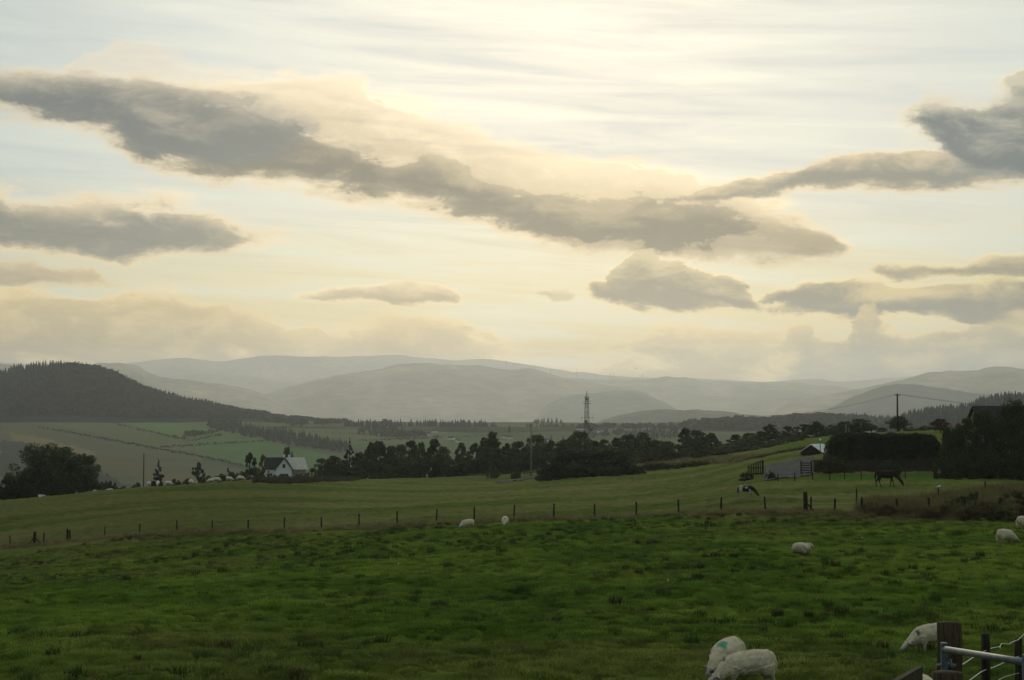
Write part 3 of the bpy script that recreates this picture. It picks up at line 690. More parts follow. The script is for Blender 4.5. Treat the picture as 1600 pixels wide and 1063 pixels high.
dark = (0.03, 0.026, 0.024)
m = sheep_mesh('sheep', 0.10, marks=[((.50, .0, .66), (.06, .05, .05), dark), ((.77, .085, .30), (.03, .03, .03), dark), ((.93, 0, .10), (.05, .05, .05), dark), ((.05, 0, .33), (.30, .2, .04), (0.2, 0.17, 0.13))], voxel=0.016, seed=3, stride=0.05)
place(m, 'sheep', 'white sheep grazing head down to the left in front of the green-marked sheep', 'sheep', 1166, 30.2, (-1, -0.16), 0.90, FLOCK)
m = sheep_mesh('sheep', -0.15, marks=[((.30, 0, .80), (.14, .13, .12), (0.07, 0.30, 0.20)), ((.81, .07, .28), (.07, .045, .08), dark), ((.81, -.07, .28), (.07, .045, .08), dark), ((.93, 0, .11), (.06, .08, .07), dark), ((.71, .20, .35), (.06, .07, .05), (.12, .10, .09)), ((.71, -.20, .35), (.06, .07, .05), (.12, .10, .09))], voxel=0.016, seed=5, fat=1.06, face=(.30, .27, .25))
place(m, 'sheep', 'sheep with a green dye mark on its shoulder and a dark patched face', 'sheep', 1134, 32.2, (-0.50, -0.87), 0.95, FLOCK)
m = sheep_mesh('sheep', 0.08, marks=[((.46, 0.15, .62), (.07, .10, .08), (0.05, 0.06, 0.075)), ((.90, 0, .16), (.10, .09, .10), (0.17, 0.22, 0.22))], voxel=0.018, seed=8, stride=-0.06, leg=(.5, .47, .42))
place(m, 'sheep', 'white sheep with a dark shoulder smudge grazing behind the thick gate post', 'sheep', 1454, 37.3, (-1, -0.12), 0.86, FLOCK)
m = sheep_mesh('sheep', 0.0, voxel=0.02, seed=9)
place(m, 'sheep', 'pale sheep mostly below the picture edge, just its back showing by the plank', 'sheep', 1440, 23.7, (0.15, -1), 0.88, FLOCK)
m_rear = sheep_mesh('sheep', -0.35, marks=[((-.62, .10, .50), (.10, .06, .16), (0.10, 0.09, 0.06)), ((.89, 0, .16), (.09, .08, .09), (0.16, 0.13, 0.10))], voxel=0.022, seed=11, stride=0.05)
place(m_rear, 'sheep', 'white sheep grazing away to the right near the right picture edge, below the brown scrub', 'sheep', 1571, 82, (0.80, 0.55), 1.0, FLOCK)
place(m_rear.copy(), 'sheep', 'white sheep cut off by the right picture edge, close under the brown scrub', 'sheep', 1599, 94, (0.7, 0.72), 1.0, FLOCK)
m = sheep_mesh('sheep', 0.25, marks=[((.90, 0, .16), (.13, .11, .13), dark), ((.73, -.1, .30), (.07, .08, .07), (.16, .15, .15))], voxel=0.022, seed=12, face=(.28, .26, .25))
place(m, 'sheep', 'white sheep with a black muzzle grazing to the left by the middle fence', 'sheep', 730, 117, (-0.82, -0.50), 0.92, FLOCK)
m = sheep_mesh('sheep', 0.0, marks=[((.90, 0, .15), (.11, .10, .11), dark), ((.42, 0, .72), (.08, .09, .07), (.15, .14, .13))], voxel=0.022, seed=13, face=(.32, .30, .28))
place(m, 'sheep', 'round white sheep grazing head on towards the viewer by the middle fence', 'sheep', 789, 117, (-0.05, -1), 0.95, FLOCK)
m = sheep_mesh('sheep', -0.7, lying=True, voxel=0.022, seed=14, fat=1.12)
place(m, 'sheep', 'cream sheep lying down alone in the open grass', 'sheep', 1253, 78, (0.72, 0.69), 1.04, FLOCK)
FAR = 'sheep along the crest of the far slope'
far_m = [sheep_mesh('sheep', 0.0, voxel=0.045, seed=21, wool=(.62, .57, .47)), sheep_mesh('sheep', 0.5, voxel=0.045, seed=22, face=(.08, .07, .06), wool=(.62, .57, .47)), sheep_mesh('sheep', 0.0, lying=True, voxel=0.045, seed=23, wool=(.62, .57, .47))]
def crest_d(px):
    """distance of the visible brow of the far slope in this direction"""
    ds = np.arange(170, 330, 1.0); ax = ray(px, 760)[0] / ray(px, 760)[1]
    return ds[np.argmax(base_z(ax * ds, ds) / ds + 0 * ds)]
for (px, off, mi, hd, lab) in [
    (65, 8, 2, (1, 0.2), 'white sheep whose back just shows over the brow by the big dark trees'),
    (150, 7, 2, (1, 0.0), 'white sheep whose back just shows over the brow right of the big dark trees'),
    (171, 7, 2, (-1, 0.2), 'white sheep half sunk behind the brow between the big trees and the thin pole'),
    (232, 0, 0, (0.15, 1), 'white sheep standing end on, just right of the thin far pole'),
    (246, -1, 0, (0.1, -1), 'white sheep standing end on under the small spruce'),
    (263, -2, 1, (1, -0.1), 'white sheep grazing to the right, right of the small spruce'),
    (298, -3, 1, (0.6, -0.8), 'white sheep grazing alone under the little bare-branched tree'),
    (329, 2, 0, (-1, 0.1), 'white sheep overlapping a dark-faced one in the middle of the row'),
    (339, -1, 1, (1, -0.1), 'dark-faced white sheep overlapping another in the middle of the row'),
    (358, -2, 1, (1, -0.2), 'white sheep grazing to the right, second from the right end of the row'),
    (376, 2, 0, (1, 0.1), 'white sheep at the right end of the row by the dark bushes')]:
    cd = crest_d(px)
    place(far_m[mi].copy() if mi else far_m[0].copy(), 'sheep', lab, 'sheep', px, cd + (off if off > 5 else off * 1.2 - 9), hd, 0.95, FAR, dz=-0.22 if off > 5 else 0.02)

def horse_mesh(name, tint, marks=(), stride=0.12, seed=1):
    T_ = [('body', [(-.84, 0, 1.14), (-.77, 0, 1.16), (-.55, 0, 1.17), (-.18, 0, 1.09), (.20, 0, 1.09), (.48, 0, 1.14), (.66, 0, 1.10), (.73, 0, 1.07)],
           [(.07, .10), (.21, .25), (.27, .33), (.29, .33), (.27, .34), (.22, .33), (.15, .22), (.06, .1)]),
          ('neck', [(.46, 0, 1.22), (.80, 0, 1.05), (1.10, 0, .74), (1.28, 0, .50)], [(.13, .25), (.105, .20), (.085, .15), (.075, .12)]),
          ('head', [(1.23, 0, .60), (1.34, 0, .44), (1.43, 0, .24), (1.47, 0, .10)], [(.085, .12), (.085, .125), (.062, .085), (.05, .06)])]
    for s in (-1, 1):
        q = stride * s
        T_.append(('ear', [(1.20, s * .05, .64), (1.17, s * .07, .74), (1.18, s * .07, .79)], [.035, .03, .012]))
        T_.append(('thigh', [(.42, s * .15, 1.02), (.44, s * .15, .80), (.46 + q * .5, s * .14, .62)], [.15, .10, .075]))
        T_.append(('leg', [(.46 + q * .5, s * .14, .64), (.48 + q, s * .14, .47), (.46 + q * 1.4, s * .14, .20), (.47 + q * 1.5, s * .14, .09), (.51 + q * 1.6, s * .14, 0)], [.072, .055, .038, .046, .058]))
        T_.append(('thigh', [(-.55, s * .15, 1.06), (-.56, s * .16, .84), (-.66 - q * .5, s * .14, .62)], [.22, .15, .085]))
        T_.append(('leg', [(-.66 - q * .5, s * .14, .64), (-.74 - q, s * .14, .50), (-.69 - q * 1.3, s * .14, .20), (-.67 - q * 1.4, s * .14, .09), (-.63 - q * 1.4, s * .14, 0)], [.085, .062, .042, .048, .058]))
    return animal(name, T_, 0.03, 4, tint, marks, 0, seed)
def horse(label, me, px, d, heading, scale, hair, hoof):
    x = d * ray(px, 760)[0] / ray(px, 760)[1]
    t = thing('horse', label, 'horse', (x, d, gz(x, d) - 0.02), math.atan2(heading[1], heading[0]), 'horses grazing in the paddock'); t.scale = (scale,) * 3
    me.materials.append(M['hide']); link('body', me, t)
    b = MB(); b.tube([(-.82, 0, 1.30), (-.93, 0, 1.16), (-.96, 0, .85), (-.93, 0, .45)], [.05, .075, .085, .02], 8); b.build('tail', hair, t, True)
    b = MB(); b.tube([(.44, 0, 1.44), (.78, 0, 1.24), (1.08, 0, .92), (1.22, 0, .74)], [(.03, .06), (.035, .09), (.03, .08), (.02, .04)], 8); b.build('mane', hair, t, True)
    return t
bay = np.array((0.018, 0.009, 0.007)); blk = np.array((0.012, 0.011, 0.012)); wht = np.array((0.42, 0.40, 0.36))
M['black_hair'] = simple('black_hair', (0.008, 0.007, 0.007), (0.02, 0.018, 0.016), 20.0)
M['white_hair'] = simple('white_hair', (0.28, 0.26, 0.22), (0.42, 0.40, 0.34), 20.0)
horse('dark bay horse grazing in front of the trimmed hedge', horse_mesh('body', {'body': bay, 'neck': bay, 'thigh': bay * .9, 'leg': blk, 'head': bay * .8, 'ear': blk}, seed=2), 1385, 138, (1, -0.06), 1.0, M['black_hair'], None)
horse('small black and white pied pony grazing in the middle of the paddock', horse_mesh('body', {'body': blk, 'neck': blk, 'thigh': wht, 'leg': wht * .7, 'head': blk, 'ear': blk},
      [((-.66, 0, 1.25), (.34, .5, .45), wht), ((.02, -.20, 1.22), (.20, .2, .12), wht), ((-.66, -.15, .75), (.15, .2, .2), wht * .5)], 0.10, 4), 1166, 126, (0.95, -0.30), 0.70, M['black_hair'], None)

# birds
def bird(label, loc, heading, wings, scale):
    t = thing('bird', label, 'bird', loc, math.atan2(heading[1], heading[0])); t.scale = (scale,) * 3
    b = MB(); b.tube([(-.22, 0, .02), (-.10, 0, .06), (.04, 0, .12), (.12, 0, .19), (.16, 0, .235), (.21, 0, .235)], [(.03, .012), .06, .075, .05, .04, .008], 10); b.build('body', M['white_paint'], t, True)
    for s in (-1, 1):
        w = MB()
        if wings: w.add([(.08, s * .05, .14), (-.10, s * .05, .13), (-.06, s * .30, .26), (.04, s * .32, .28), (-.10, s * .62, .20)], [(0, 1, 2, 3), (3, 2, 4)] if s > 0 else [(3, 2, 1, 0), (4, 2, 3)])
        else: w.tube([(.04, s * .07, .12), (-.12, s * .065, .06), (-.26, s * .03, .0)], [(.02, .05), (.018, .05), (.005, .012)], 8)
        w.build('wing', M['stone'], t, True)
    return t
bird('gull gliding over the distant hills above the wind turbines', P(993, 577, 150), (0.2, 0.3), True, 0.4)

# ------------------------------------------------------------------ fences
def post(b, x, y, z, h, r, lean=(0, 0), n=7, sink=0.25):
    b.tube([(x, y, z - sink), (x + lean[0] * .5, y + lean[1] * .5, z + h * .5), (x + lean[0], y + lean[1], z + h - .03), (x + lean[0], y + lean[1], z + h)], [r * 1.03, r, r * .98, r * .8], n)
def fence_d(px):
    a = ray(px, 820)[0] / ray(px, 820)[1]; d = 120.0
    for _ in range(60): d = 0.5 * d + 0.5 * float(fence_y(np.array(a * d)))
    return a * d, d
t = thing('pasture_fence', 'long post and wire fence running right across the middle of the pasture', 'fence', (0, 125, 0))
tops = []
rnd = random.Random(4)
spec = [(-62, .05, 1.1), (-20, .05, 1.1), (16.5, .045, 1.1), (54, .12, 1.3), (68.7, .06, 1.1), (105.7, .085, 1.2), (109.7, .07, 1.0), (164, .045, 1.0), (218, .055, 1.1), (276, .055, 1.15), (332, .05, 1.1), (387.5, .055, 1.15), (444, .055, 1.15), (502, .055, 1.15),
        (561, .055, 1.2), (620.5, .055, 1.2), (682, .05, 1.2), (741, .055, 1.2), (803, .05, 1.2), (865, .055, 1.2), (929, .055, 1.2), (994, .055, 1.2), (1060.6, .06, 1.2), (1126.5, .055, 1.2), (1196, .055, 1.2),
        (1259, .13, 1.45), (1267.5, .05, 1.15), (1304, .06, 1.05), (1347, .06, 1.1), (1401, .065, 1.15), (1452, .07, 1.25), (1508, .06, 1.1), (1562, .06, 1.1), (1620, .06, 1.1)]
for px, r, h in spec:
    x, d = fence_d(px); x -= 0; z = gz(x, d); ln = (rnd.uniform(-.05, .05), rnd.uniform(-.04, .04))
    b = MB(); post(b, x, d - 125, z, h, r * 1.25, ln); b.build('post', M['dark_wood'], t, False)
    if r < .09: tops.append((x + ln[0], d - 125 + ln[1], z, h))
for px, dx in ((54, (-.75, .85)), (1259, (.75,))):
    x, d = fence_d(px); z = gz(x, d)
    for q in dx:
        b = MB(); b.tube([(x, d - 125, z + .75), (x + q, d - 125.1, gz(x + q, d) - .05)], .055, 6); b.build('strut', M['dark_wood'], t)
for k in (0.35, 0.6, 0.85, 1.02):
    b = MB()
    b.tube([(x, y - .06, z + min(k, h - .05)) for x, y, z, h in tops], .004, 4, caps=False); b.build('wire', M['dull_wire'], t)

t = thing('paddock_fence', 'three post fence in the rough grass right of the dark bay horse', 'fence', (0, 120, 0)); w = []
for px, d, h in ((1338, 119, 1.15), (1466, 119, 1.05), (1540, 121, 1.25)):
    x = d * ray(px, 780)[0] / ray(px, 780)[1]; z = gz(x, d); b = MB(); post(b, x, d - 120, z, h, .06, (rnd.uniform(-.05, .05), 0)); b.build('post', M['dark_wood'], t); w.append((x, d - 120.07, z + h - .12))
b = MB(); b.tube(w, .004, 4); b.build('wire', M['dull_wire'], t)
x = 119 * ray(1466, 780)[0] / ray(1466, 780)[1]
bird('pale bird perched on a fence post right of the dark bay horse', (x, 119, gz(x, 119) + 1.03), (1, 0), False, 1.0)
t = thing('garden_fence', 'low post and wire fence along the mown lawn behind the dark bay horse', 'fence', (0, 152, 0)); w = []
for px in (1216, 1242, 1270, 1297, 1320, 1346, 1372, 1415, 1460, 1487, 1515, 1545, 1575, 1605):
    x = 151.5 * ray(px, 780)[0] / ray(px, 780)[1]; z = gz(x, 151.5); b = MB(); post(b, x, -.5, z, 0.82, .05); b.build('post', M['dark_wood'], t); w.append((x, -.56, z + .7))
for dz in (0, -.3):
    b = MB(); b.tube([(x, y, z + dz) for x, y, z in w], .005, 4); b.build('wire', M['dull_wire'], t)

# timber gate and rails at the concrete drive
def lookrot(px): return -math.atan(ray(px, 740)[0] / ray(px, 740)[1])
x = 166 * ray(1180, 740)[0] / ray(1180, 740)[1]
t = thing('timber_gate', 'upright slatted timber gate at the left end of the concrete drive', 'gate', (x, 166, gz(x, 166)), lookrot(1180) + 0.2)
for k in range(9):
    b = MB(); b.box((-.75 + k * .185, 0, .62 + .05 * k), (.10, .03, 1.1 + .06 * k), jit=.01); b.build('slat', M['dark_wood'], t)
for z in (.35, .95):
    b = MB(); b.box((0, .04, z), (1.6, .05, .10)); b.build('rail', M['dark_wood'], t)
b = MB(); post(b, .83, .02, 0, 1.7, .08); b.build('gate_post', M['dark_wood'], t)
x = 160 * ray(1260, 740)[0] / ray(1260, 740)[1]
t = thing('rail_fence', 'short horizontal rail fence at the right end of the concrete drive', 'fence', (x, 160, gz(x, 160)), lookrot(1260))
for s in (-.52, .5):
    b = MB(); post(b, s, 0, 0, 1.42, .075); b.build('post', M['dark_wood'], t)
for k in range(5):
    b = MB(); b.box((0, -.09, .2 + k * .25), (1.02, .035, .12), jit=.01); b.build('rail', M['old_wood'], t)

# palings below the hedge
t = thing('paling_fence', 'dark paling fence along the foot of the trimmed hedge', 'fence', (0, 163, 0))
b = MB(); x = 18.0
pts = [(163 * ray(px, 730)[0] / ray(px, 730)[1]) for px in (1272, 1464)]
x = pts[0]
while x < pts[1]:
    b.box((x, 0, gz(x, 163) + .62 + rnd.uniform(-.03, .03)), (.11, .02, 1.25)); x += .135
b.build('paling', M['old_wood'], t)
for z in (.35, .95):
    b = MB(); b.tube([(x, .05, gz(x, 163) + z) for x in np.linspace(pts[0], pts[1], 12)], .035, 4); b.build('rail', M['dark_wood'], t)

# ------------------------------------------------------------------ foreground gate and posts
def timber(b, x, y, z0, z1, r, seed, n=20):
    rs = random.Random(seed); pts = [(x + rs.uniform(-.006, .006), y, z0 + (z1 - z0) * k / 8) for k in range(9)]
    off = [1 + rs.uniform(-.035, .035) for _ in range(n)]
    vs = []
    for i, p in enumerate(pts):
        for k in range(n):
            a = 2 * math.pi * k / n; q = r * off[k] * (1.0 if i < 8 else .965) * (1.02 - .004 * i)
            vs.append((p[0] + q * math.cos(a), p[1] + q * math.sin(a), p[2]))
    fs = [(i * n + k, i * n + (k + 1) % n, (i + 1) * n + (k + 1) % n, (i + 1) * n + k) for i in range(8) for k in range(n)]
    c = len(vs); vs.append((x, y, z1 + .012))
    fs += [(8 * n + k, 8 * n + (k + 1) % n, c) for k in range(n)]
    b.add(vs, fs)
p = P(1483, 973, 13.0)
t = thing('gate_post', 'thick round weathered gate post holding the metal gate', 'post', (p.x, p.y, gz(p.x, p.y)))
b = MB(); timber(b, 0, 0, -.4, p.z - gz(p.x, p.y), .101, 3); b.build('shaft', M['brown_wood'], t, True)
q = P(1480, 1051, 10.4)
t = thing('short_post', 'shorter brown timber post in front of the thick gate post', 'post', (q.x, q.y, gz(q.x, q.y)))
b = MB(); timber(b, 0, 0, -.4, q.z - gz(q.x, q.y), .101, 5); b.build('shaft', M['brown_wood'], t, True)
# slanting plank with its post below
a, c = P(1437, 1041, 11.2), P(1372, 1078, 9.4)
t = thing('plank_rail', 'grey plank with a square cut end slanting out of the bottom edge', 'plank', (a.x, a.y, gz(a.x, a.y)))
b = MB(); dd = (c - a); e = dd.normalized(); up = Vector((0, 0, 1)); upn = (up - e * e.dot(up)).normalized(); nn = e.cross(upn)
o0 = Vector((0, 0, a.z - gz(a.x, a.y)))
vs = [o0 + e * s * 2.6 - up * w_ * .16 + nn * u_ * .02 for s in (0, 1) for w_ in (0, 1) for u_ in (-1, 1)]
b.add(vs, [(0, 1, 3, 2), (4, 6, 7, 5), (0, 4, 5, 1), (2, 3, 7, 6), (0, 2, 6, 4), (1, 5, 7, 3)]); b.build('board', M['old_wood'], t)
b = MB(); k0 = o0 + e * 1.3; post(b, k0.x + nn.x * .09, k0.y + nn.y * .09, gz(a.x + k0.x, a.y + k0.y) - gz(a.x, a.y), max(.4, k0.z - (gz(a.x + k0.x, a.y + k0.y) - gz(a.x, a.y)) - .1), .07); b.build('post', M['old_wood'], t)
# metal gate
g0, g1 = P(1474, 1014, 12.72), P(1640, 1041, 9.7)
gb = gz(g0.x, g0.y)
t = thing('metal_gate', 'galvanised tubular metal field gate hung on the thick post', 'gate', (g0.x, g0.y, gb))
r0 = Vector((0, 0, g0.z - gb)); r1 = g1 - g0 + r0; ax_ = (r1 - r0); flat = Vector((ax_.x, ax_.y, ax_.z))
L = 3.3; e = ax_.normalized()
b = MB(); b.tube([r0 + e * .04, r0 + e * L], .0245, 14); b.build('top_rail', M['galv'], t, True)
for k in range(1, 4):
    b = MB(); z = Vector((0, 0, -.34 * k)); b.tube([r0 + z, r0 + z + e * L], .016, 10); b.build('rail', M['galv'], t, True)
for s, wd in ((0.03, .062), (2.52, .05), (L, .05)):
    b = MB(); c0 = r0 + e * s; b.box(c0 + Vector((0, 0, -.46)), (wd, .05, 1.02), math.atan2(e.y, e.x)); b.build('stile', M['galv'], t)
b = MB(); b.tube([r0 + Vector((-.06, -.02, -.13)), r0 + Vector((.09, -.02, -.13))], .014, 8); b.tube([r0 + Vector((.055, -.05, -.13)), r0 + Vector((.055, .03, -.13))], .024, 8); b.tube([r0 + Vector((.05, -.02, -.08)), r0 + Vector((.05, -.02, -.17))], .011, 8); b.build('hinge', M['galv'], t, True)
# wire fence running off to the right behind the gate
f1, f2, f3 = P(1540, 991, 17.5), P(1591, 998, 20.0), P(1665, 1000, 23.5)
t = thing('wire_fence', 'old round post fence with slack broken wire behind the metal gate', 'fence', (f1.x, f1.y, gz(f1.x, f1.y)))
zb = gz(f1.x, f1.y)
for f_, r, sd_ in ((f1, .05, 7), (f2, .05, 8), (f3, .05, 9)):
    b = MB(); timber(b, f_.x - f1.x, f_.y - f1.y, gz(f_.x, f_.y) - zb - .3, f_.z - zb, r, sd_, 12); b.build('post', M['dark_wood'], t, True)
O = Vector((f1.x, f1.y, zb))
def strand(px, r=.006):
    b = MB(); b.tube([P(*q) - O for q in px], r, 5); b.build('wire', M['wire'], t, True)
strand([(1665, 1003, 23.4), (1620, 990, 21), (1600, 991, 20.2), (1591, 1000, 19.9), (1583, 1003, 19.6), (1576, 1007, 19.3), (1565, 1006, 18.7), (1563, 1009, 18.6), (1562, 1015, 18.55), (1561, 1011, 18.5), (1550, 1013, 18), (1540, 1017, 17.4), (1520, 1028, 15.8), (1505, 1038, 14.3), (1490, 1046, 13.15)])
strand([(1665, 1030, 23.4), (1591, 1026, 19.9), (1568, 1036, 18.9), (1553, 1043, 18.1), (1540, 1047, 17.4), (1533, 1050, 17), (1517, 1062, 15.5), (1502, 1076, 14.1), (1492, 1082, 13.15)])
strand([(1665, 1055, 23.4), (1591, 1052, 19.9), (1569, 1058, 18.9), (1540, 1075, 17.4), (1492, 1110, 13.15)], .004)

# ------------------------------------------------------------------ trees
def leaf_cloud(rs, centres, radii, n, size, flat=0.0):
    """n small leaf sprays gathered round clump centres; returns quads"""
    C = np.array(centres); Rr = np.array(radii); wgt = Rr ** 2 / np.sum(Rr ** 2)
    idx = rs.choice(len(C), n, p=wgt)
    d = rs.normal(size=(n, 3)); d /= np.linalg.norm(d, axis=1)[:, None]
    p = C[idx] + d * (Rr[idx] * rs.uniform(0.25, 1.0, n) ** 0.6)[:, None]
    a = rs.normal(size=(n, 3)); a[:, 2] *= (1 - flat); a /= np.linalg.norm(a, axis=1)[:, None]
    b = np.cross(a, rs.normal(size=(n, 3))); b /= np.linalg.norm(b, axis=1)[:, None]
    s = size * rs.uniform(0.6, 1.35, n)[:, None]
    v = np.stack([p - a * s, p + b * s * .45, p + a * s, p - b * s * .45], 1).reshape(-1, 3)
    f = np.arange(n * 4).reshape(n, 4)
    return v, f

def make_tree(kind, seed, h, w, leaf, n, mat):
    """returns (trunk mesh, crown mesh) for a tree of height h and crown width w standing at the origin"""
    rs = np.random.RandomState(seed); rd = random.Random(seed)
    tb = MB(); cs, rad = [], []
    if kind in ('round', 'tall', 'sparse', 'dome'):
        base = h * ({'round': 0.16, 'dome': 0.0}.get(kind, 0.22)); tr = h * 0.026
        bend = [(rd.uniform(-.04, .04) * h, rd.uniform(-.04, .04) * h, h * k) for k in (0.3, 0.6, 0.85)]
        tb.tube([(0, 0, -.4), (0, 0, .2)] + bend, [tr * 1.5, tr * 1.15, tr * .85, tr * .5, tr * .15], 7)
        nb = {'round': 54, 'tall': 46, 'sparse': 24, 'dome': 60}[kind]
        for i in range(nb):
            t = rd.uniform(0, 1); a = rd.uniform(0, 2 * math.pi)
            zc = base + (h - base) * (0.08 + 0.86 * t)
            prof = math.sin(math.pi * min(1, (0.16 + 0.80 * t))) ** 0.65 if kind == 'round' else (max(0.0, 1 - (max(0, t - .25) / .78) ** 2) ** .5) if kind == 'dome' else (math.sin(math.pi * (0.2 + 0.76 * t)) ** 0.8)
            q = w * .5 * prof * rd.uniform(0.45, 0.95)
            c = (q * math.cos(a), q * math.sin(a), zc); cs.append(c)
            rad.append((w * rd.uniform(.07, .135)) * (1.0 if kind != 'sparse' else .9))
            if i % 5 == 0 or kind == 'sparse':
                z1 = max(base * .7, zc - q * .9); tb.tube([(0, 0, z1), (c[0] * .5, c[1] * .5, (z1 + zc) * .5 + .05 * h), c], [tr * .55, tr * .35, tr * .1], 5)
        cs.append((0, 0, h * .93)); rad.append(w * .10)
        if kind in ('round', 'dome'):
            cs.append((0, 0, h * .5)); rad.append(w * .3)
    elif kind == 'pine':
        tr = h * .022
        tb.tube([(0, 0, -.4), (rd.uniform(-.02, .02) * h, 0, h * .5), (rd.uniform(-.03, .03) * h, rd.uniform(-.03, .03) * h, h * .97)], [tr * 1.3, tr * .8, tr * .15], 7)
        for i in range(70):
            t = (i + rd.random()) / 70; z = h * (0.18 + 0.80 * t); q = w * .5 * (1 - t * .8) * rd.uniform(.35, 1.0); a = rd.uniform(0, 6.28)
            c = (q * math.cos(a), q * math.sin(a), z + q * .12); cs.append(c); rad.append(w * rd.uniform(.065, .12) * (1.15 - .55 * t))
            if i % 4 == 0: tb.tube([(0, 0, z - .03 * h), c], [tr * .4, tr * .1], 4)
    elif kind == 'conifer':
        tr = h * .02; tb.tube([(0, 0, -.4), (0, 0, h * .98)], [tr * 1.3, tr * .1], 7)
        for i in range(46):
            t = (i + rd.random()) / 46; z = h * (0.08 + 0.90 * t); q = w * .5 * (1 - t) * rd.uniform(.45, 1.05); a = rd.uniform(0, 6.28)
            cs.append((q * math.cos(a), q * math.sin(a), z - q * .25)); rad.append(max(.10, w * .13 * (1.1 - t)))
        cs.append((0, 0, h)); rad.append(w * .02)
    elif kind == 'bush':
        tb.tube([(0, 0, -.3), (.05, 0, h * .5)], [.07, .03], 5)
        for i in range(4): a = rd.uniform(0, 6.28); tb.tube([(0, 0, -.1), (.3 * w * math.cos(a), .3 * w * math.sin(a), h * .6)], [.05, .015], 4)
        for i in range(40):
            a = rd.uniform(0, 6.28); q = w * .5 * math.sqrt(rd.random()) * .9; z = h * rd.uniform(.05, .86) * math.sqrt(max(.1, 1 - (q / (w * .52)) ** 2))
            cs.append((q * math.cos(a), q * math.sin(a), z)); rad.append(min(w, h) * rd.uniform(.09, .18))
    v, f = leaf_cloud(rs, cs, rad, n, leaf)
    return tb.mesh('trunk', M['bark'], True), np_mesh('crown', v, f, mat, False)

LEAFN = {'round': 6500, 'dome': 7000, 'tall': 5200, 'sparse': 2200, 'pine': 5600, 'conifer': 4600, 'bush': 3000}
_proto = {}
def tree_proto(kind, var, mat, big):
    key = (kind, var, mat, big)
    if key not in _proto:
        hw = {'round': (8, 7.5), 'dome': (8, 8.5), 'tall': (9, 5.5), 'sparse': (6, 4.5), 'pine': (8.5, 6.0), 'conifer': (8, 4.6), 'bush': (3, 4.5)}[kind]
        k = 2.2 if big else 1.0; lf = {'bush': .17, 'conifer': .19, 'sparse': .17}.get(kind, .22) * (0.72 if big else 1.0)
        _proto[key] = (make_tree(kind, 100 + var * 7 + len(kind), hw[0], hw[1], lf, int(LEAFN[kind] * k), M[mat]), hw)
    return _proto[key]
NAMES = {'round': 'broadleaf_tree', 'dome': 'broadleaf_tree', 'tall': 'broadleaf_tree', 'sparse': 'young_tree', 'pine': 'pine_tree', 'conifer': 'spruce_tree', 'bush': 'bush'}
CATS = {'bush': 'bush'}
trng = random.Random(99); ntree = [0]
def tree(kind, px, top, d, wpx, label, mat='leaf_dark', group=None, big=False, base=None):
    x = d * ray(px, 720)[0] / ray(px, 720)[1]; z0 = gz(x, d) if base is None else base
    h = max(1.0, P(px, top, d).z - z0); w = wpx * d / F
    ntree[0] += 1; (tm, cm), hw = tree_proto(kind, ntree[0] % 4, mat, big)
    t = thing(NAMES[kind], label, CATS.get(kind, 'tree'), (x, d, z0), trng.uniform(0, 6.28), group)
    t.scale = (w / hw[1], w / hw[1], h / hw[0])
    link('trunk' if kind != 'bush' else 'stem', tm, t); link('crown' if kind != 'bush' else 'foliage', cm, t)
    return t

# left side
G_LEFT = 'trees and bushes on the left behind the brow'
tree('dome', 80, 694, 262, 136, 'biggest dark rounded tree at the left edge of the field', 'leaf_dark', G_LEFT, True)
tree('dome', 132, 710, 268, 58, 'tall dark tree leaning against the biggest rounded tree on its right', 'leaf_dark', G_LEFT, True)
tree('bush', 26, 734, 260, 64, 'dark bush at the left foot of the biggest rounded tree', 'leaf_dark', G_LEFT, True)
tree('bush', 102, 742, 257, 60, 'dark bush under the right side of the biggest rounded tree', 'leaf_dark', G_LEFT, True)
tree('bush', 142, 746, 264, 40, 'dark bush at the foot of the tall tree right of the biggest one', 'leaf_dark', G_LEFT, True)
tree('bush', 62, 738, 257, 60, 'dark bush under the middle of the biggest rounded tree', 'leaf_dark', G_LEFT, True)
tree('bush', -4, 750, 262, 36, 'low dark bush cut by the left picture edge', 'leaf_dark', G_LEFT)
for px, top, w, lab in ((166, 746, 26, 'dark bush first right of the big left trees'), (186, 750, 30, 'dark bush between the big left trees and the thin pole'), (214, 752, 22, 'low dark bush at the foot of the thin far pole'),
                        (272, 746, 24, 'dark bush just right of the small lone spruce'), (293, 745, 18, 'small round dark bush left of the little bare-branched tree')):
    tree('bush', px, top, 305, w, lab, 'leaf_dark', G_LEFT)
tree('conifer', 248, 718, 305, 30, 'small lone dark spruce right of the thin far pole', 'leaf_pine', G_LEFT, True)
tree('sparse', 310, 722, 305, 22, 'little bare-branched tree above the row of far sheep', 'leaf_dark', G_LEFT)
for px, top, w, lab in ((325, 741, 26, 'dark bush behind the overlapping sheep'), (345, 737, 28, 'dark bush left of the small tree beside the white house'), (360, 727, 20, 'upright dark bush left of the pointed tree by the white house'), (378, 735, 30, 'broad dark bush above the right end of the sheep row'), (404, 734, 24, 'dark bush under the pointed tree left of the white house')):
    tree('bush', px, top, 320, w, lab, 'leaf_dark', G_LEFT)
tree('tall', 391, 707, 325, 22, 'pointed dark tree left of the white house', 'leaf_dark', G_LEFT)
tree('sparse', 411, 711, 400, 22, 'reddish thin shrub touching the left roof of the white house', 'leaf_brown', G_LEFT)
tree('bush', 424, 738, 345, 26, 'dark bush in front of the left wing of the white house', 'leaf_dark', G_LEFT)
tree('bush', 444, 739, 340, 26, 'low dark bush below the white gable', 'leaf_dark', G_LEFT)
tree('bush', 470, 738, 340, 28, 'dark bush in front of the right wing of the white house', 'leaf_dark', G_LEFT)
tree('round', 449, 700, 545, 21, 'round tree standing up behind the roof of the white house', 'leaf_mid', G_LEFT)

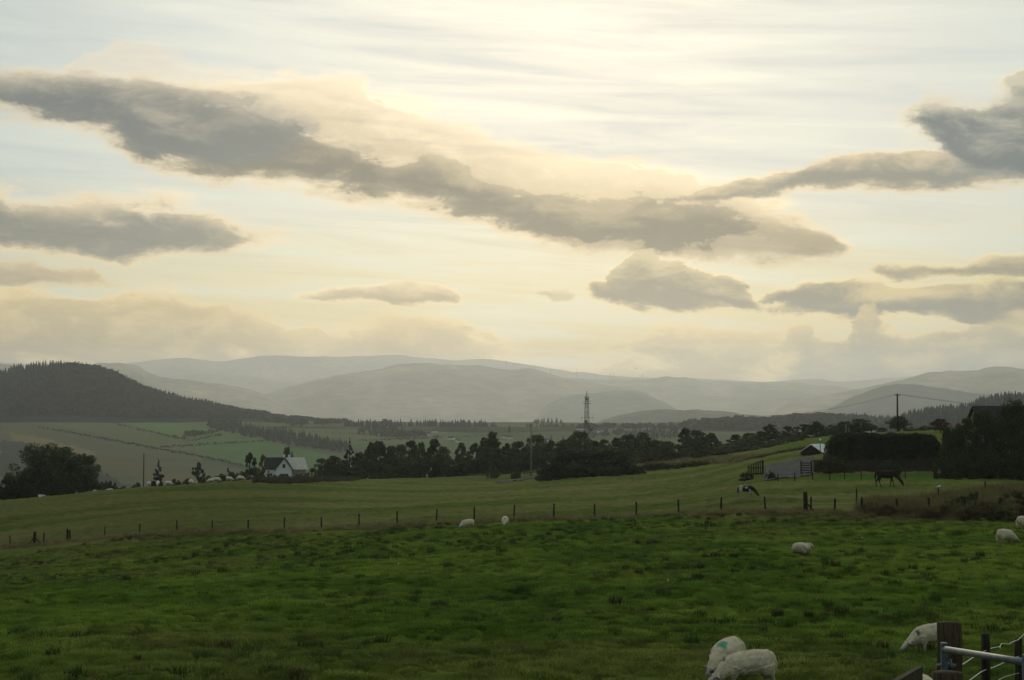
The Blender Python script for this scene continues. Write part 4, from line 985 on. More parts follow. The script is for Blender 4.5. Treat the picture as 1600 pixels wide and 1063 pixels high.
# the belt of trees across the middle
BELT = [('bush', 492, 727, 24, 'leaf_dark'), ('sparse', 503, 714, 24, 'leaf_mid'), ('round', 522, 711, 34, 'leaf_dark'), ('conifer', 546, 685, 26, 'leaf_pine'), ('pine', 562, 705, 30, 'leaf_dark'), ('pine', 580, 690, 30, 'leaf_dark'),
        ('tall', 593, 687, 24, 'leaf_dark'), ('pine', 611, 695, 34, 'leaf_mid'), ('round', 626, 694, 26, 'leaf_dark'), ('tall', 641, 687, 26, 'leaf_dark'), ('pine', 658, 689, 24, 'leaf_mid'), ('pine', 678, 684, 34, 'leaf_dark'),
        ('round', 692, 697, 26, 'leaf_mid'), ('bush', 706, 716, 26, 'leaf_dark'), ('pine', 721, 690, 28, 'leaf_mid'), ('tall', 744, 690, 24, 'leaf_dark'), ('pine', 757, 682, 30, 'leaf_dark'), ('pine', 769, 674, 40, 'leaf_mid'), ('pine', 792, 691, 28, 'leaf_dark'),
        ('round', 810, 689, 30, 'leaf_dark'), ('round', 838, 679, 38, 'leaf_mid'), ('pine', 861, 687, 30, 'leaf_dark'), ('round', 882, 686, 30, 'leaf_dark'), ('round', 906, 673, 38, 'leaf_mid'), ('pine', 929, 687, 26, 'leaf_dark'), ('tall', 945, 685, 22, 'leaf_mid'),
        ('pine', 963, 682, 26, 'leaf_dark'), ('round', 983, 678, 36, 'leaf_dark'), ('pine', 1004, 674, 40, 'leaf_mid'), ('round', 1024, 686, 30, 'leaf_dark'), ('round', 1042, 688, 26, 'leaf_mid'), ('pine', 1071, 667, 30, 'leaf_dark'), ('round', 1088, 671, 34, 'leaf_dark'), ('pine', 1112, 675, 34, 'leaf_mid'),
        ('bush', 1132, 690, 30, 'leaf_olive'), ('pine', 1150, 677, 34, 'leaf_dark'), ('round', 1172, 675, 30, 'leaf_mid'), ('tall', 1188, 672, 22, 'leaf_dark'), ('pine', 1204, 661, 34, 'leaf_dark'), ('pine', 1232, 664, 32, 'leaf_mid'), ('tall', 1257, 660, 24, 'leaf_dark'), ('pine', 1276, 657, 34, 'leaf_dark'),
        ('pine', 1300, 662, 32, 'leaf_mid'), ('round', 1322, 657, 32, 'leaf_dark'), ('round', 1343, 653, 38, 'leaf_dark'), ('tall', 1362, 661, 20, 'leaf_mid'), ('round', 1406, 649, 32, 'leaf_dark')]
LOOK = {'bush': 'low bush', 'sparse': 'thin young tree', 'round': 'rounded tree', 'conifer': 'pointed spruce', 'pine': 'spreading pine', 'tall': 'narrow tall tree'}
MARKS_ = [(478, 'the white house'), (830, 'the middle wooden pole'), (917, 'the lattice mast'), (1230, 'the drive'), (1403, 'the power pole')]
ORD = ['first', 'second', 'third', 'fourth', 'fifth', 'sixth', 'seventh', 'eighth', 'ninth', 'tenth', 'eleventh', 'twelfth']
def belt_label(i, lst, what='tree belt'):
    kind, px = lst[i][0], lst[i][1]
    mx_, nm = min(MARKS_, key=lambda m_: abs(m_[0] - px))
    right = px > mx_
    same = sorted([abs(q[1] - mx_) for q in lst if q[0] == kind and (q[1] > mx_) == right and min(MARKS_, key=lambda m_: abs(m_[0] - q[1]))[1] == nm])
    k = same.index(abs(px - mx_))
    tone = {'leaf_dark': 'dark', 'leaf_mid': 'mid green', 'leaf_pine': 'dark', 'leaf_olive': 'olive', 'leaf_brown': 'brown'}[lst[i][4]]
    return '%s %s of the %s, %s such %s of %s' % (tone, LOOK[kind], what, ORD[k], 'right' if right else 'left', nm)
for i, (kind, px, top, w, mat) in enumerate(BELT):
    d = np.interp(px, [490, 640, 800, 900, 1000, 1200, 1400], [345, 365, 345, 350, 345, 350, 320]) + trng.uniform(-14, 14)
    tree(kind, px, top + (2 if kind != 'conifer' else 0), d, w * (1.45 if kind == 'tall' else 1.28), belt_label(i, BELT), mat, 'trees of the belt across the middle')
UNDER = [('bush', px, top, w, mat) for px, top, w, mat in ((508, 732, 30, 'leaf_dark'), (532, 727, 32, 'leaf_dark'), (556, 729, 30, 'leaf_dark'), (578, 722, 34, 'leaf_dark'), (600, 724, 32, 'leaf_mid'), (618, 719, 30, 'leaf_dark'), (640, 722, 34, 'leaf_dark'), (664, 718, 32, 'leaf_dark'), (684, 720, 30, 'leaf_mid'),
         (718, 719, 36, 'leaf_dark'), (740, 716, 30, 'leaf_dark'), (762, 712, 34, 'leaf_dark'), (785, 714, 32, 'leaf_dark'), (803, 713, 28, 'leaf_dark'), (822, 710, 34, 'leaf_dark'), (846, 708, 30, 'leaf_dark'), (868, 706, 30, 'leaf_dark'), (895, 702, 34, 'leaf_dark'), (925, 701, 34, 'leaf_dark'), (950, 698, 32, 'leaf_mid'), (975, 699, 32, 'leaf_dark'), (1000, 697, 36, 'leaf_dark'),
         (1030, 698, 30, 'leaf_dark'), (1080, 692, 34, 'leaf_dark'), (1100, 693, 28, 'leaf_mid'), (1155, 691, 32, 'leaf_mid'), (1178, 688, 28, 'leaf_olive'), (1215, 681, 30, 'leaf_dark'), (1243, 679, 28, 'leaf_dark'), (1268, 677, 30, 'leaf_dark'), (1292, 676, 28, 'leaf_dark'), (1314, 673, 28, 'leaf_dark'), (1336, 671, 28, 'leaf_dark'))]
for i, (kind, px, top, w, mat) in enumerate(UNDER):
    d = np.interp(px, [490, 640, 800, 900, 1000, 1200, 1400], [332, 350, 332, 335, 330, 338, 310]) + trng.uniform(-6, 6)
    tree(kind, px, top - (8 if 560 < px < 860 else 4), d, w * 1.4, belt_label(i, UNDER, 'undergrowth'), mat, 'undergrowth bushes of the belt')

SCRUB = [('bush', px, top, 30, mat) for px, top, mat in ((996, 702, 'leaf_mid'), (1014, 706, 'leaf_olive'), (1036, 704, 'leaf_dark'), (1052, 700, 'leaf_dark'), (1072, 699, 'leaf_mid'), (1092, 698, 'leaf_dark'), (1110, 700, 'leaf_olive'), (1128, 699, 'leaf_olive'), (1146, 697, 'leaf_mid'), (1163, 698, 'leaf_olive'), (1182, 695, 'leaf_mid'), (1200, 694, 'leaf_olive'), (1222, 690, 'leaf_mid'), (1244, 692, 'leaf_olive'))]
for i, (kind, px, top, w, mat) in enumerate(SCRUB):
    tree(kind, px, top, 302 + trng.uniform(-8, 8), w, belt_label(i, SCRUB, 'bank scrub'), mat, 'scrub bushes on the far bank')

# right side: trees round the hidden house
G_R = 'trees round the house on the right'
for kind, px, top, d, w, lab, mat in (
    ('dome', 1487, 668, 156, 56, 'dark tree of the clump at the right edge, beside the hedge end', 'leaf_dark'),
    ('tall', 1508, 652, 160, 50, 'pale-tipped tree in the right clump, left of the house roof', 'leaf_mid'),
    ('dome', 1540, 640, 158, 66, 'dark tree rising in front of the left end of the house roof', 'leaf_dark'),
    ('dome', 1582, 630, 155, 74, 'tallest dark tree at the right edge under the chimney', 'leaf_dark'),
    ('dome', 1624, 632, 157, 66, 'dark tree cut off by the right picture edge beside the house', 'leaf_dark')):
    tree(kind, px, top, d, w, lab, mat, G_R, True)
for px, top, w, lab in ((1480, 706, 46, 'dark bush at the foot of the right clump beside the hedge end'), (1512, 700, 50, 'dark bush at the foot of the pale-tipped right tree'), (1548, 698, 54, 'dark bush in the middle of the right clump'), (1588, 700, 54, 'dark bush at the foot of the tallest right tree')):
    tree('bush', px, top, 152, w, lab, 'leaf_dark', G_R, True)
tree('round', 1470, 655, 270, 32, 'red-brown leaved tree behind the right end of the trimmed hedge', 'leaf_red', None)
for px, top, w, lab in ((1424, 666, 24, 'low dark bush on the green rise right of the tall power pole'), (1446, 664, 26, 'low dark bush left of the red-brown tree'), (1379, 671, 18, 'tiny bush on the skyline left of the tall power pole')):
    tree('bush', px, top, 300, w, lab, 'leaf_dark', 'bushes on the green rise')
# garden shrubs in front of the hedge
for px, top, d, w, lab, mat in ((1368, 708, 166, 18, 'small clipped round shrub on top of the paling line, left of the bay horse', 'leaf_olive'), (1438, 707, 166, 20, 'small clipped shrub near the right end of the paling fence', 'leaf_olive'), (1388, 716, 158, 42, 'wide dark rounded shrub right behind the bay horse', 'leaf_dark'),
                                (1297, 707, 161, 52, 'broad grey-green shrub at the left end of the paling fence', 'leaf_olive'), (1322, 716, 160, 26, 'low shrub between the broad grey-green shrub and the palings', 'leaf_mid'), (1492, 739, 150, 22, 'pale low shrub at the edge of the lawn under the right clump', 'leaf_olive'), (1520, 738, 150, 18, 'small rounded pale shrub at the lawn end under the right clump', 'leaf_olive')):
    tree('bush', px, top, d, w, lab, mat, 'garden shrubs by the hedge', True)
for px, top, d, w, lab, mat in ((1166, 737, 163, 24, 'dark scrubby bush left of the slatted timber gate', 'leaf_dark'), (1205, 741, 158, 18, 'low weedy bush in front of the concrete drive', 'leaf_olive'), (1232, 684, 330, 40, 'olive shrub on the slope left of the small white-roofed shed', 'leaf_olive'), (1140, 694, 320, 40, 'yellowish olive bush in the gap of the tree belt', 'leaf_olive'), (1215, 690, 325, 30, 'olive scrub left of the white-roofed shed', 'leaf_olive'),
                                (770, 722, 310, 20, 'light green bush beside the track entrance', 'leaf_mid'), (806, 728, 300, 18, 'small bush behind the track', 'leaf_olive')):
    tree('bush', px, top, d, w, lab, mat, 'scattered single bushes')
for px, top, d, w, lab in ((853, 721, 249, 34, 'shaggy bush at the left end of the dark hedge block'), (992, 724, 249, 34, 'shaggy bush at the right end of the dark hedge block'), (884, 711, 253, 46, 'bush bulging over the left half of the dark hedge block'), (924, 713, 253, 50, 'bush bulging over the middle of the dark hedge block'), (962, 712, 253, 44, 'bush bulging over the right half of the dark hedge block'), (902, 720, 247, 60, 'bush leaning out of the front of the dark hedge block'), (950, 722, 247, 60, 'second bush leaning out of the front of the hedge block, near its right end')):
    tree('bush', px, top, d, w, lab, 'leaf_dark', 'bushes of the dark hedge block', True)
# brown scrub on the bank at the right
for i, (px, top, d, w, mat) in enumerate(((1385, 786, 108, 36, 'leaf_brown'), (1420, 784, 109, 40, 'leaf_brown'), (1362, 792, 110, 30, 'leaf_olive'), (1478, 778, 107, 40, 'leaf_brown'), (1500, 772, 108, 44, 'leaf_olive'), (1520, 764, 110, 30, 'leaf_dark'), (1535, 778, 105, 50, 'leaf_brown'), (1560, 774, 106, 44, 'leaf_brown'), (1585, 762, 108, 60, 'leaf_brown'), (1604, 768, 104, 50, 'leaf_olive'), (1512, 788, 103, 44, 'leaf_brown'), (1556, 788, 102, 44, 'leaf_olive'), (1590, 786, 101, 50, 'leaf_brown'), (1450, 795, 106, 34, 'leaf_brown'))):
    where = ['left part of the low brown mound', 'right part of the low brown mound', 'left foot of the low brown mound', 'left end of the scrub bank', 'upper left of the scrub bank', 'top of the scrub bank, darkest and most upright', 'middle of the scrub bank', 'middle right of the scrub bank', 'highest right part of the scrub bank', 'right picture edge on the scrub bank', 'lower left front of the scrub bank', 'lower middle front of the scrub bank', 'lower right front of the scrub bank', 'gap between the low mound and the scrub bank'][i]
    tree('bush', px, top, d, w, '%s scrub bush at the %s' % ({'leaf_brown': 'brown', 'leaf_olive': 'olive', 'leaf_dark': 'dark'}[mat], where), mat, 'scrub on the bank by the right fence', True)

# ------------------------------------------------------------------ hedges
def hedge(label, px0, px1, d, top, depth, mat, n, leaf, seed, round_end=True, wob=.12):
    rs = np.random.RandomState(seed)
    x0 = d * ray(px0, 700)[0] / ray(px0, 700)[1]; x1 = d * ray(px1, 700)[0] / ray(px1, 700)[1]
    xm = (x0 + x1) / 2; zb = min(gz(x0, d), gz(x1, d), gz(xm, d)); zt = np.interp
    t = thing('hedge', label, 'hedge', (xm, d, zb))
    tops = np.array([P(px0 + (px1 - px0) * k / 12, np.interp(k / 12, np.linspace(0, 1, len(top)), top), d).z - zb for k in range(13)])
    u = rs.uniform(0, 1, n); L = x1 - x0
    hloc = np.interp(u, np.linspace(0, 1, 13), tops)
    if round_end:
        e = np.minimum(u, 1 - u) * L; hloc = hloc * np.where(e < 1.2 * (1 + wob), 0.35 + 0.65 * np.sqrt(np.clip(1 - (1 - np.minimum(e / (1.2 * (1 + wob)), 1)) ** 2, 0, 1)), 1)
    face = rs.uniform(0, 1, n); X = x0 - xm + u * L
    y = np.where(face < .5, -depth / 2, np.where(face < .62, depth / 2, rs.uniform(-depth / 2, depth / 2, n)))
    z = np.where(face < .62, hloc * rs.uniform(0, 1, n), hloc)
    z = z + (fbm(X * 1.1, z * 1.1 + y, 3, seed) - .5) * wob * 2 * (z > hloc * .7); y = y + (fbm(X * .9, z * .9, 3, seed + 1) - .5) * .5
    p = np.stack([X, y, z], -1) + rs.normal(size=(n, 3)) * .07
    a = rs.normal(size=(n, 3)); a /= np.linalg.norm(a, axis=1)[:, None]; b = np.cross(a, rs.normal(size=(n, 3))); b /= np.linalg.norm(b, axis=1)[:, None]
    s = leaf * rs.uniform(.6, 1.3, n)[:, None]
    v = np.stack([p - a * s, p + b * s * .5, p + a * s, p - b * s * .5], 1).reshape(-1, 3)
    link('foliage', np_mesh('foliage', v, np.arange(n * 4).reshape(n, 4), M[mat], False), t)
    b = MB(); k = 24; xs = np.linspace(x0 - xm + .25, x1 - xm - .25, k)
    for i in range(k - 1):
        hh = [max(.3, np.interp((q - (x0 - xm)) / L, np.linspace(0, 1, 13), tops) * (.95 if wob < .5 else .82) - (.5 if i in (0, k - 2) else 0)) for q in xs[i:i + 2]]
        b.add([(xs[i], -depth * .4, -.2), (xs[i + 1], -depth * .4, -.2), (xs[i + 1], depth * .4, -.2), (xs[i], depth * .4, -.2), (xs[i], -depth * .4, hh[0]), (xs[i + 1], -depth * .4, hh[1]), (xs[i + 1], depth * .4, hh[1]), (xs[i], depth * .4, hh[0])],
              [(0, 1, 5, 4), (3, 7, 6, 2), (4, 5, 6, 7)] + ([(0, 4, 7, 3)] if i == 0 else []) + ([(1, 2, 6, 5)] if i == k - 2 else []))
    b.build('branches', M['leaf_dark'], t)
M['hedge_leaf'] = leafy('hedge_leaf', (0.018, 0.031, 0.016), (0.040, 0.058, 0.025), 2.0, 0.12)
hedge('tall flat-topped dark trimmed hedge behind the mown lawn', 1289, 1470, 168, [683, 681, 680, 680, 679, 681, 680], 1.6, 'hedge_leaf', 17000, .10, 5, wob=.3)
hedge('broad shaggy dark hedge block left of centre right, beyond the paddock', 856, 991, 250, [724, 716, 715, 714, 714, 716, 724], 2.4, 'hedge_leaf', 11000, .20, 6, wob=1.3)
hedge('low bramble hedge bank between the shaggy hedge block and the timber gate', 995, 1168, 262, [730, 724, 727, 725, 722, 724, 722, 720], 1.6, 'leaf_brown', 5000, .18, 7, wob=.35)

# ------------------------------------------------------------------ buildings
def gable_prism(b, x0, x1, y0, y1, z0, z1):
    """triangular infill between eaves and ridge, ridge along x"""
    ym = (y0 + y1) / 2
    b.add([(x0, y0, z0), (x0, y1, z0), (x0, ym, z1), (x1, y0, z0), (x1, y1, z0), (x1, ym, z1)], [(0, 2, 1), (3, 4, 5), (0, 3, 5, 2), (1, 2, 5, 4), (0, 1, 4, 3)])
def roof_slab(b, x0, x1, y0, z0, y1, z1, th=.14):
    b.add([(x0, y0, z0), (x1, y0, z0), (x1, y1, z1), (x0, y1, z1), (x0, y0, z0 + th), (x1, y0, z0 + th), (x1, y1, z1 + th), (x0, y1, z1 + th)],
          [(3, 2, 1, 0), (4, 5, 6, 7), (0, 1, 5, 4), (1, 2, 6, 5), (2, 3, 7, 6), (3, 0, 4, 7)])
hd = 470.0; c = P(444, 738, hd); hz0 = c.z - 1.6
t = thing('cottage', 'white gabled cottage with one dark and one pale roof among the dark bushes', 'house', (c.x, c.y, hz0), 0.05); t.scale = (.72, .9, 1)
k = hd / F
rz_ = P(444, 716, hd).z - hz0; ez = P(444, 733, hd).z - hz0
b = MB(); b.box((-4.0, 4, ez / 2), (8.6, 6, ez)); gable_prism(b, -8.2, .0, 1.0, 7.0, ez + .01, rz_ - .25); b.build('wall', M['white_wall'], t)
b = MB(); b.box((4.6, 4, ez / 2), (8.4, 6, ez)); gable_prism(b, .4, 8.7, 1.0, 7.0, ez + .01, rz_ - .25); b.build('side_wing', M['grey_wall'], t)
b = MB(); b.box((0, 1.0, ez / 2), (6.4, 4.2, ez)); b.add([(-3.2, -1.1, ez), (3.2, -1.1, ez), (0, -1.1, rz_ - .35), (-3.2, 3.1, ez), (3.2, 3.1, ez), (0, 3.1, rz_ - .35)], [(0, 1, 2), (0, 2, 5, 3), (1, 4, 5, 2), (3, 5, 4)]); b.build('front_gable', M['white_wall'], t)
b = MB(); roof_slab(b, -8.6, -.1, .6, ez - .2, 4, rz_); roof_slab(b, -8.6, -.1, 7.4, ez - .2, 4.01, rz_)
for s in (-1, 1):
    b.add([(s * 3.75, -1.5, ez - .45), (s * 3.75, 3, ez - .45), (0, 3, rz_ + .02), (0, -1.5, rz_ + .02), (s * 3.75, -1.5, ez - .22), (s * 3.75, 3, ez - .22), (0, 3, rz_ + .25), (0, -1.5, rz_ + .25)], [(0, 1, 2, 3), (4, 7, 6, 5), (0, 3, 7, 4), (0, 4, 5, 1)])
rf = b.build('roof', M['slate'], t)
b = MB(); b.box((-.6, 4, rz_ + .45), (.8, .6, 1.1)); ch = b.build('chimney', M['white_wall'], rf)
b = MB(); b.box((1.6, 4.1, rz_ + .42), (.8, .6, 1.0)); b.build('chimney', M['white_wall'], rf)
b = MB()
b.add([(2.9, .45, ez - .25), (9.8, .45, ez - .25), (8.1, 4, rz_ - .05), (.3, 4, rz_ - .05), (2.9, .45, ez - .1), (9.8, .45, ez - .1), (8.1, 4, rz_ + .1), (.3, 4, rz_ + .1)], [(3, 2, 1, 0), (4, 5, 6, 7), (0, 1, 5, 4), (1, 2, 6, 5), (2, 3, 7, 6), (3, 0, 4, 7)])
roof_slab(b, .3, 8.1, 7.4, ez - .2, 4.01, rz_ - .05); b.build('pale_roof', M['pale_roof'], t)
for (x, z, w, h) in ((0.0, ez + .9, 1.1, 1.15), (-.9, ez - 2.0, 1.2, 1.3), (1.2, ez - 2.0, 1.2, 1.3)):
    b = MB(); b.box((x, -1.12, z), (w + .2, .06, h + .2)); wf = b.build('window', M['white_paint'], t)
    b = MB(); b.box((x, -1.17, z), (w, .05, h)); b.build('pane', M['glass'], wf)

# house hidden in the right-hand trees
d = 186.0; a = P(1538, 636, d); e_ = P(1680, 634, d); zb = gz(a.x, d)
t = thing('house', 'house almost hidden by the right trees, only roof and chimney showing', 'house', (a.x, d, zb))
Lx = e_.x - a.x; rz_ = a.z - zb; ez = rz_ * .6
b = MB(); b.box((Lx / 2, 4, ez / 2), (Lx, 7.5, ez)); gable_prism(b, 0, Lx, .25, 7.75, ez + .01, rz_ - .2); b.build('wall', M['grey_wall'], t)
b = MB(); roof_slab(b, -.3, Lx + .3, -.2, ez - .25, 4, rz_); roof_slab(b, -.3, Lx + .3, 8.2, ez - .25, 4.01, rz_); rf = b.build('roof', M['slate'], t)
cx_ = P(1593, 620, d).x - a.x
b = MB(); b.box((cx_, 4, rz_ + .25), (.72, .7, 1.5)); b.box((cx_, 4, rz_ + 1.02), (.84, .82, .10)); ch = b.build('chimney', M['grey_wall'], rf)
b = MB(); b.tube([(cx_ + .0, 4, rz_ + 1.05), (cx_, 4, rz_ + 1.5)], [.15, .12], 10); b.build('chimney_pot', M['pot'], ch)
for q in (2.0, 6.0):
    b = MB(); b.box((q, .22, ez * .5), (1.2, .06, 1.3)); wf = b.build('window', M['white_paint'], t); b = MB(); b.box((q, .17, ez * .5), (1.0, .05, 1.1)); b.build('pane', M['glass'], wf)

# shed with a bright roof behind the drive
d = 205.0; a = P(1268, 700, d); zb = gz(a.x, d)
t = thing('shed', 'small dark shed with a white ribbed roof left of the trimmed hedge', 'shed', (a.x, d, zb - .3), lookrot(1268) - .35)
top = P(1269, 695, d).z - zb + .3; ev = P(1269, 707, d).z - zb + .3; hw_ = 1.55
b = MB(); b.box((0, 2, ev / 2), (hw_ * 1.9, 4.0, ev)); b.add([(-hw_ * .95, 0, ev), (hw_ * .95, 0, ev), (0, 0, top - .05), (-hw_ * .95, 4, ev), (hw_ * .95, 4, ev), (0, 4, top - .05)], [(0, 1, 2), (3, 5, 4), (0, 2, 5, 3), (1, 4, 5, 2)]); b.build('wall', M['dark_wood'], t)
b = MB()
for s in (-1, 1):
    b.add([(s * hw_ * 1.15, -.25, ev - .16), (s * hw_ * 1.15, 4.25, ev - .16), (0, 4.25, top), (0, -.25, top), (s * hw_ * 1.15, -.25, ev - .09), (s * hw_ * 1.15, 4.25, ev - .09), (0, 4.25, top + .07), (0, -.25, top + .07)], [(0, 1, 2, 3), (4, 7, 6, 5), (0, 3, 7, 4), (0, 4, 5, 1), (1, 5, 6, 2)])
    for y in np.arange(-.1, 4.2, .45): b.tube([(s * hw_ * 1.14, y, ev - .08), (s * .04, y, top + .06)], .035, 4)
b.build('roof', M['white_paint'], t)
# garden lamp by the shed
p = P(1281.5, 687, 200.0); zb = gz(p.x, 200)
t = thing('garden_lamp', 'thin lamp post with a white head beside the white-roofed shed', 'lamp post', (p.x, 200, zb))
b = MB(); b.tube([(0, 0, -.2), (0, 0, p.z - zb - .15)], .05, 8); b.build('pole', M['steel'], t)
b = MB(); b.tube([(0, 0, p.z - zb - .16), (0, 0, p.z - zb + .02), (0, 0, p.z - zb + .12)], [.10, .17, .05], 10); b.build('lamp_head', M['white_paint'], t, True)

# concrete drive and track
def sheet(name, mat, poly, dr, step, lift):
    """thin layer draped over the ground inside a ground polygon [(x, y)]"""
    xs = [q[0] for q in poly]; ys = [q[1] for q in poly]
    nx = int((max(xs) - min(xs)) / step) + 2; ny = int((max(ys) - min(ys)) / step) + 2
    X, Y = np.meshgrid(np.linspace(min(xs), max(xs), nx), np.linspace(min(ys), max(ys), ny))
    Z = base_z(X, Y) + relief(X, Y) * 1.0 + lift
    ins = in_poly(X, Y, poly); i, j = np.where(ins[:-1, :-1] & ins[1:, 1:] & ins[1:, :-1] & ins[:-1, 1:])
    k = i * nx + j; f = np.stack([k, k + 1, k + nx + 1, k + nx], -1)
    return put_props(link(name, np_mesh(name, np.stack([X, Y, Z], -1).reshape(-1, 3), f, mat, True)), kind='structure')
def gp(px, d): return (d * ray(px, 740)[0] / ray(px, 740)[1], d)
sheet('driveway', M['concrete'], [gp(1192, 156), gp(1272, 156), gp(1274, 190), gp(1192, 190)], 0, .35, .10)
sheet('track', M['concrete'], [gp(772, 272), gp(850, 280), gp(860, 296), gp(770, 282)], 0, .6, .12)

# ------------------------------------------------------------------ poles, wires and mast
def pole(label, px, top, d, r, arms=0, dark=False):
    x = d * ray(px, 700)[0] / ray(px, 700)[1]; zb = gz(x, d); h = P(px, top, d).z - zb
    t = thing('utility_pole', label, 'pole', (x, d, zb))
    b = MB(); b.tube([(0, 0, -.5), (0, 0, h * .5), (0, 0, h)], [r * 1.15, r, r * .8], 9); b.build('shaft', M['pole_wood'] if not dark else M['dark_wood'], t, True)
    for k in range(arms):
        b = MB(); b.box((0, -.12, h - .35 - k * .5), (1.1, .09, .10)); b.build('crossarm', M['dark_wood'], t)
        for s in (-.45, 0, .45):
            b = MB(); b.tube([(s, -.12, h - .30 - k * .5), (s, -.12, h - .12 - k * .5)], [.04, .025], 6); b.build('insulator', M['stone'], t)
    return t, h
pole('pale wooden pole standing in front of the tree belt left of the shaggy hedge block', 830, 663, 290, .13, 0)
pole('thin dark pole on the left brow beside the small lone spruce', 225, 709, 300, .10, 0, True)
pole('short pale post on the green rise left of the tall power pole', 1322, 664, 285, .11, 0)
pole('stubby post next to the short pale post on the green rise', 1326.5, 668, 285, .08, 0)
tp, hp = pole('tall dark power pole on the green rise behind the trimmed hedge', 1403, 615, 300, .17, 1, True)
base_ = tp.location
for side, q in ((-1, P(1180, 650, 420)), (1, P(1790, 645, 330))):
    for s in (-.45, .45):
        a = Vector((s, -.12, hp - .1)); c = q - base_ + Vector((s, 0, 0)); pts = []
        for k in range(13):
            u = k / 12; w = a.lerp(c, u); w.z -= 4 * u * (1 - u) * 1.1; pts.append(w)
        b = MB(); b.tube(pts, .018, 4, caps=False); b.build('cable', M['dull_wire'], tp)

d = 620.0; p0 = P(917, 700, d); zb = gz(p0.x, d) if d < 440 else float(base_z(p0.x, d)); H_ = P(917, 626, d).z - zb
t = thing('lattice_mast', 'steel lattice radio mast rising above the tree belt', 'mast', (p0.x, d, zb), .35)
wb, wt = 2.9, 1.0
def wid(z): return wb + (wt - wb) * z / H_
for sx in (-1, 1):
    for sy in (-1, 1):
        b = MB(); b.tube([(sx * wid(z) / 2 * 1.0, sy * wid(z) / 2, z) for z in (-.3, H_)], .085, 6); b.build('leg', M['steel'], t)
levels = list(np.linspace(0, H_, 12))
for i in range(11):
    z0, z1 = levels[i], levels[i + 1]; a_w, b_w = wid(z0) / 2, wid(z1) / 2; b = MB()
    for q in range(4):
        r_ = Matrix.Rotation(q * math.pi / 2, 3, 'Z')
        for u, v in (((-a_w, -a_w, z0), (b_w, -b_w, z1)), ((a_w, -a_w, z0), (-b_w, -b_w, z1)), ((-b_w, -b_w, z1), (b_w, -b_w, z1))):
            b.tube([r_ @ Vector(u), r_ @ Vector(v)], .03, 4)
    b.build('brace', M['steel'], t)
b = MB(); b.box((0, 0, H_ * .97), (2.5, 2.5, .14)); b.tube([(-1.25, -1.25, H_ * .97 + .9), (1.25, -1.25, H_ * .97 + .9), (1.25, 1.25, H_ * .97 + .9), (-1.25, 1.25, H_ * .97 + .9), (-1.25, -1.25, H_ * .97 + .9)], .05, 4); b.build('platform', M['steel'], t)
b = MB(); b.tube([(0, 0, H_), (0, 0, H_ + 1.0)], .42, 10); b.build('equipment_drum', M['steel'], t, True)
for k in range(3):
    a = k * 2.094; b = MB(); b.box((.75 * math.cos(a), .75 * math.sin(a), H_ + .9), (.28, .16, 1.6), a); b.build('panel_antenna', M['stone'], t)
b = MB(); b.tube([(0, 0, H_ + .6), (0, 0, P(917, 611, d).z - zb)], [.20, .11], 8); b.build('spire', M['steel'], t)
za = P(917, 653, d).z - zb
b = MB(); b.tube([(-2.9, -.6, za), (2.7, -.6, za)], .07, 6); b.build('side_arm', M['steel'], t)
for s in (-2.6, 2.4):
    b = MB(); b.tube([(s, -.6, za - 1.2), (s, -.6, za + 1.2)], .04, 6); b.build('whip_antenna', M['steel'], t)
for z, s in ((.72, 1), (.8, -1)):
    b = MB(); q = wid(H_ * z) / 2 + .4; b.tube([(s * q, -q, H_ * z), (s * q, -q - .45, H_ * z)], [.25, .6], 12); b.build('dish', M['stone'], t, True)

# ------------------------------------------------------------------ wind turbines on the far ridge
M['turb'] = simple('turbine_grey', (0.16, 0.15, 0.13), (0.2, 0.19, 0.16), .1)
def ridge_z(grid, x):
    XX, YY, ZZ = grid; i = np.argmin(np.abs(XX[:, 64] - x)); return float(XX[i, 64]), float(YY[i, 64]), float(ZZ[i, 64])
for i, (px, top, grid) in enumerate(((791, 566, turbine_ridge), (802, 569, turbine_ridge), (861, 577, turbine_ridge), (902, 581, turbine_ridge), (934, 585, turbine_ridge), (953, 585, turbine_ridge), (958, 586, turbine_ridge), (1005, 586, turbine_ridge))):
    d = 12500.0; x = d * ray(px, 590)[0] / ray(px, 590)[1]; x, y, zb = ridge_z(grid, x)
    hub = P(px, top, y).z + 6 - zb; R_ = 22.0
    where = ['first', 'second', 'third', 'fourth', 'fifth', 'sixth', 'seventh', 'eighth'][i] + ' from the left in the row'
    t = thing('wind_turbine', 'tiny hazy wind turbine on the far ridge, ' + where, 'wind turbine', (x, y, zb - 3), trng.uniform(-.5, .5), 'wind turbines on the far ridge')
    b = MB(); b.tube([(0, 0, 0), (0, 0, hub)], [2.3, 1.4], 8); b.build('tower', M['turb'], t)
    b = MB(); b.box((0, 1, hub), (3, 8, 3)); b.build('nacelle', M['turb'], t)
    a0 = trng.uniform(0, 2)
    for k in range(3):
        a = a0 + k * 2.0944; b = MB(); b.tube([(0, -3.5, hub), (R_ * .3 * math.cos(a), -3.5, hub + R_ * .3 * math.sin(a)), (R_ * math.cos(a), -3.5, hub + R_ * math.sin(a))], [(1.0, .8), (1.4, .6), (.4, .3)], 6); b.build('blade', M['turb'], t)

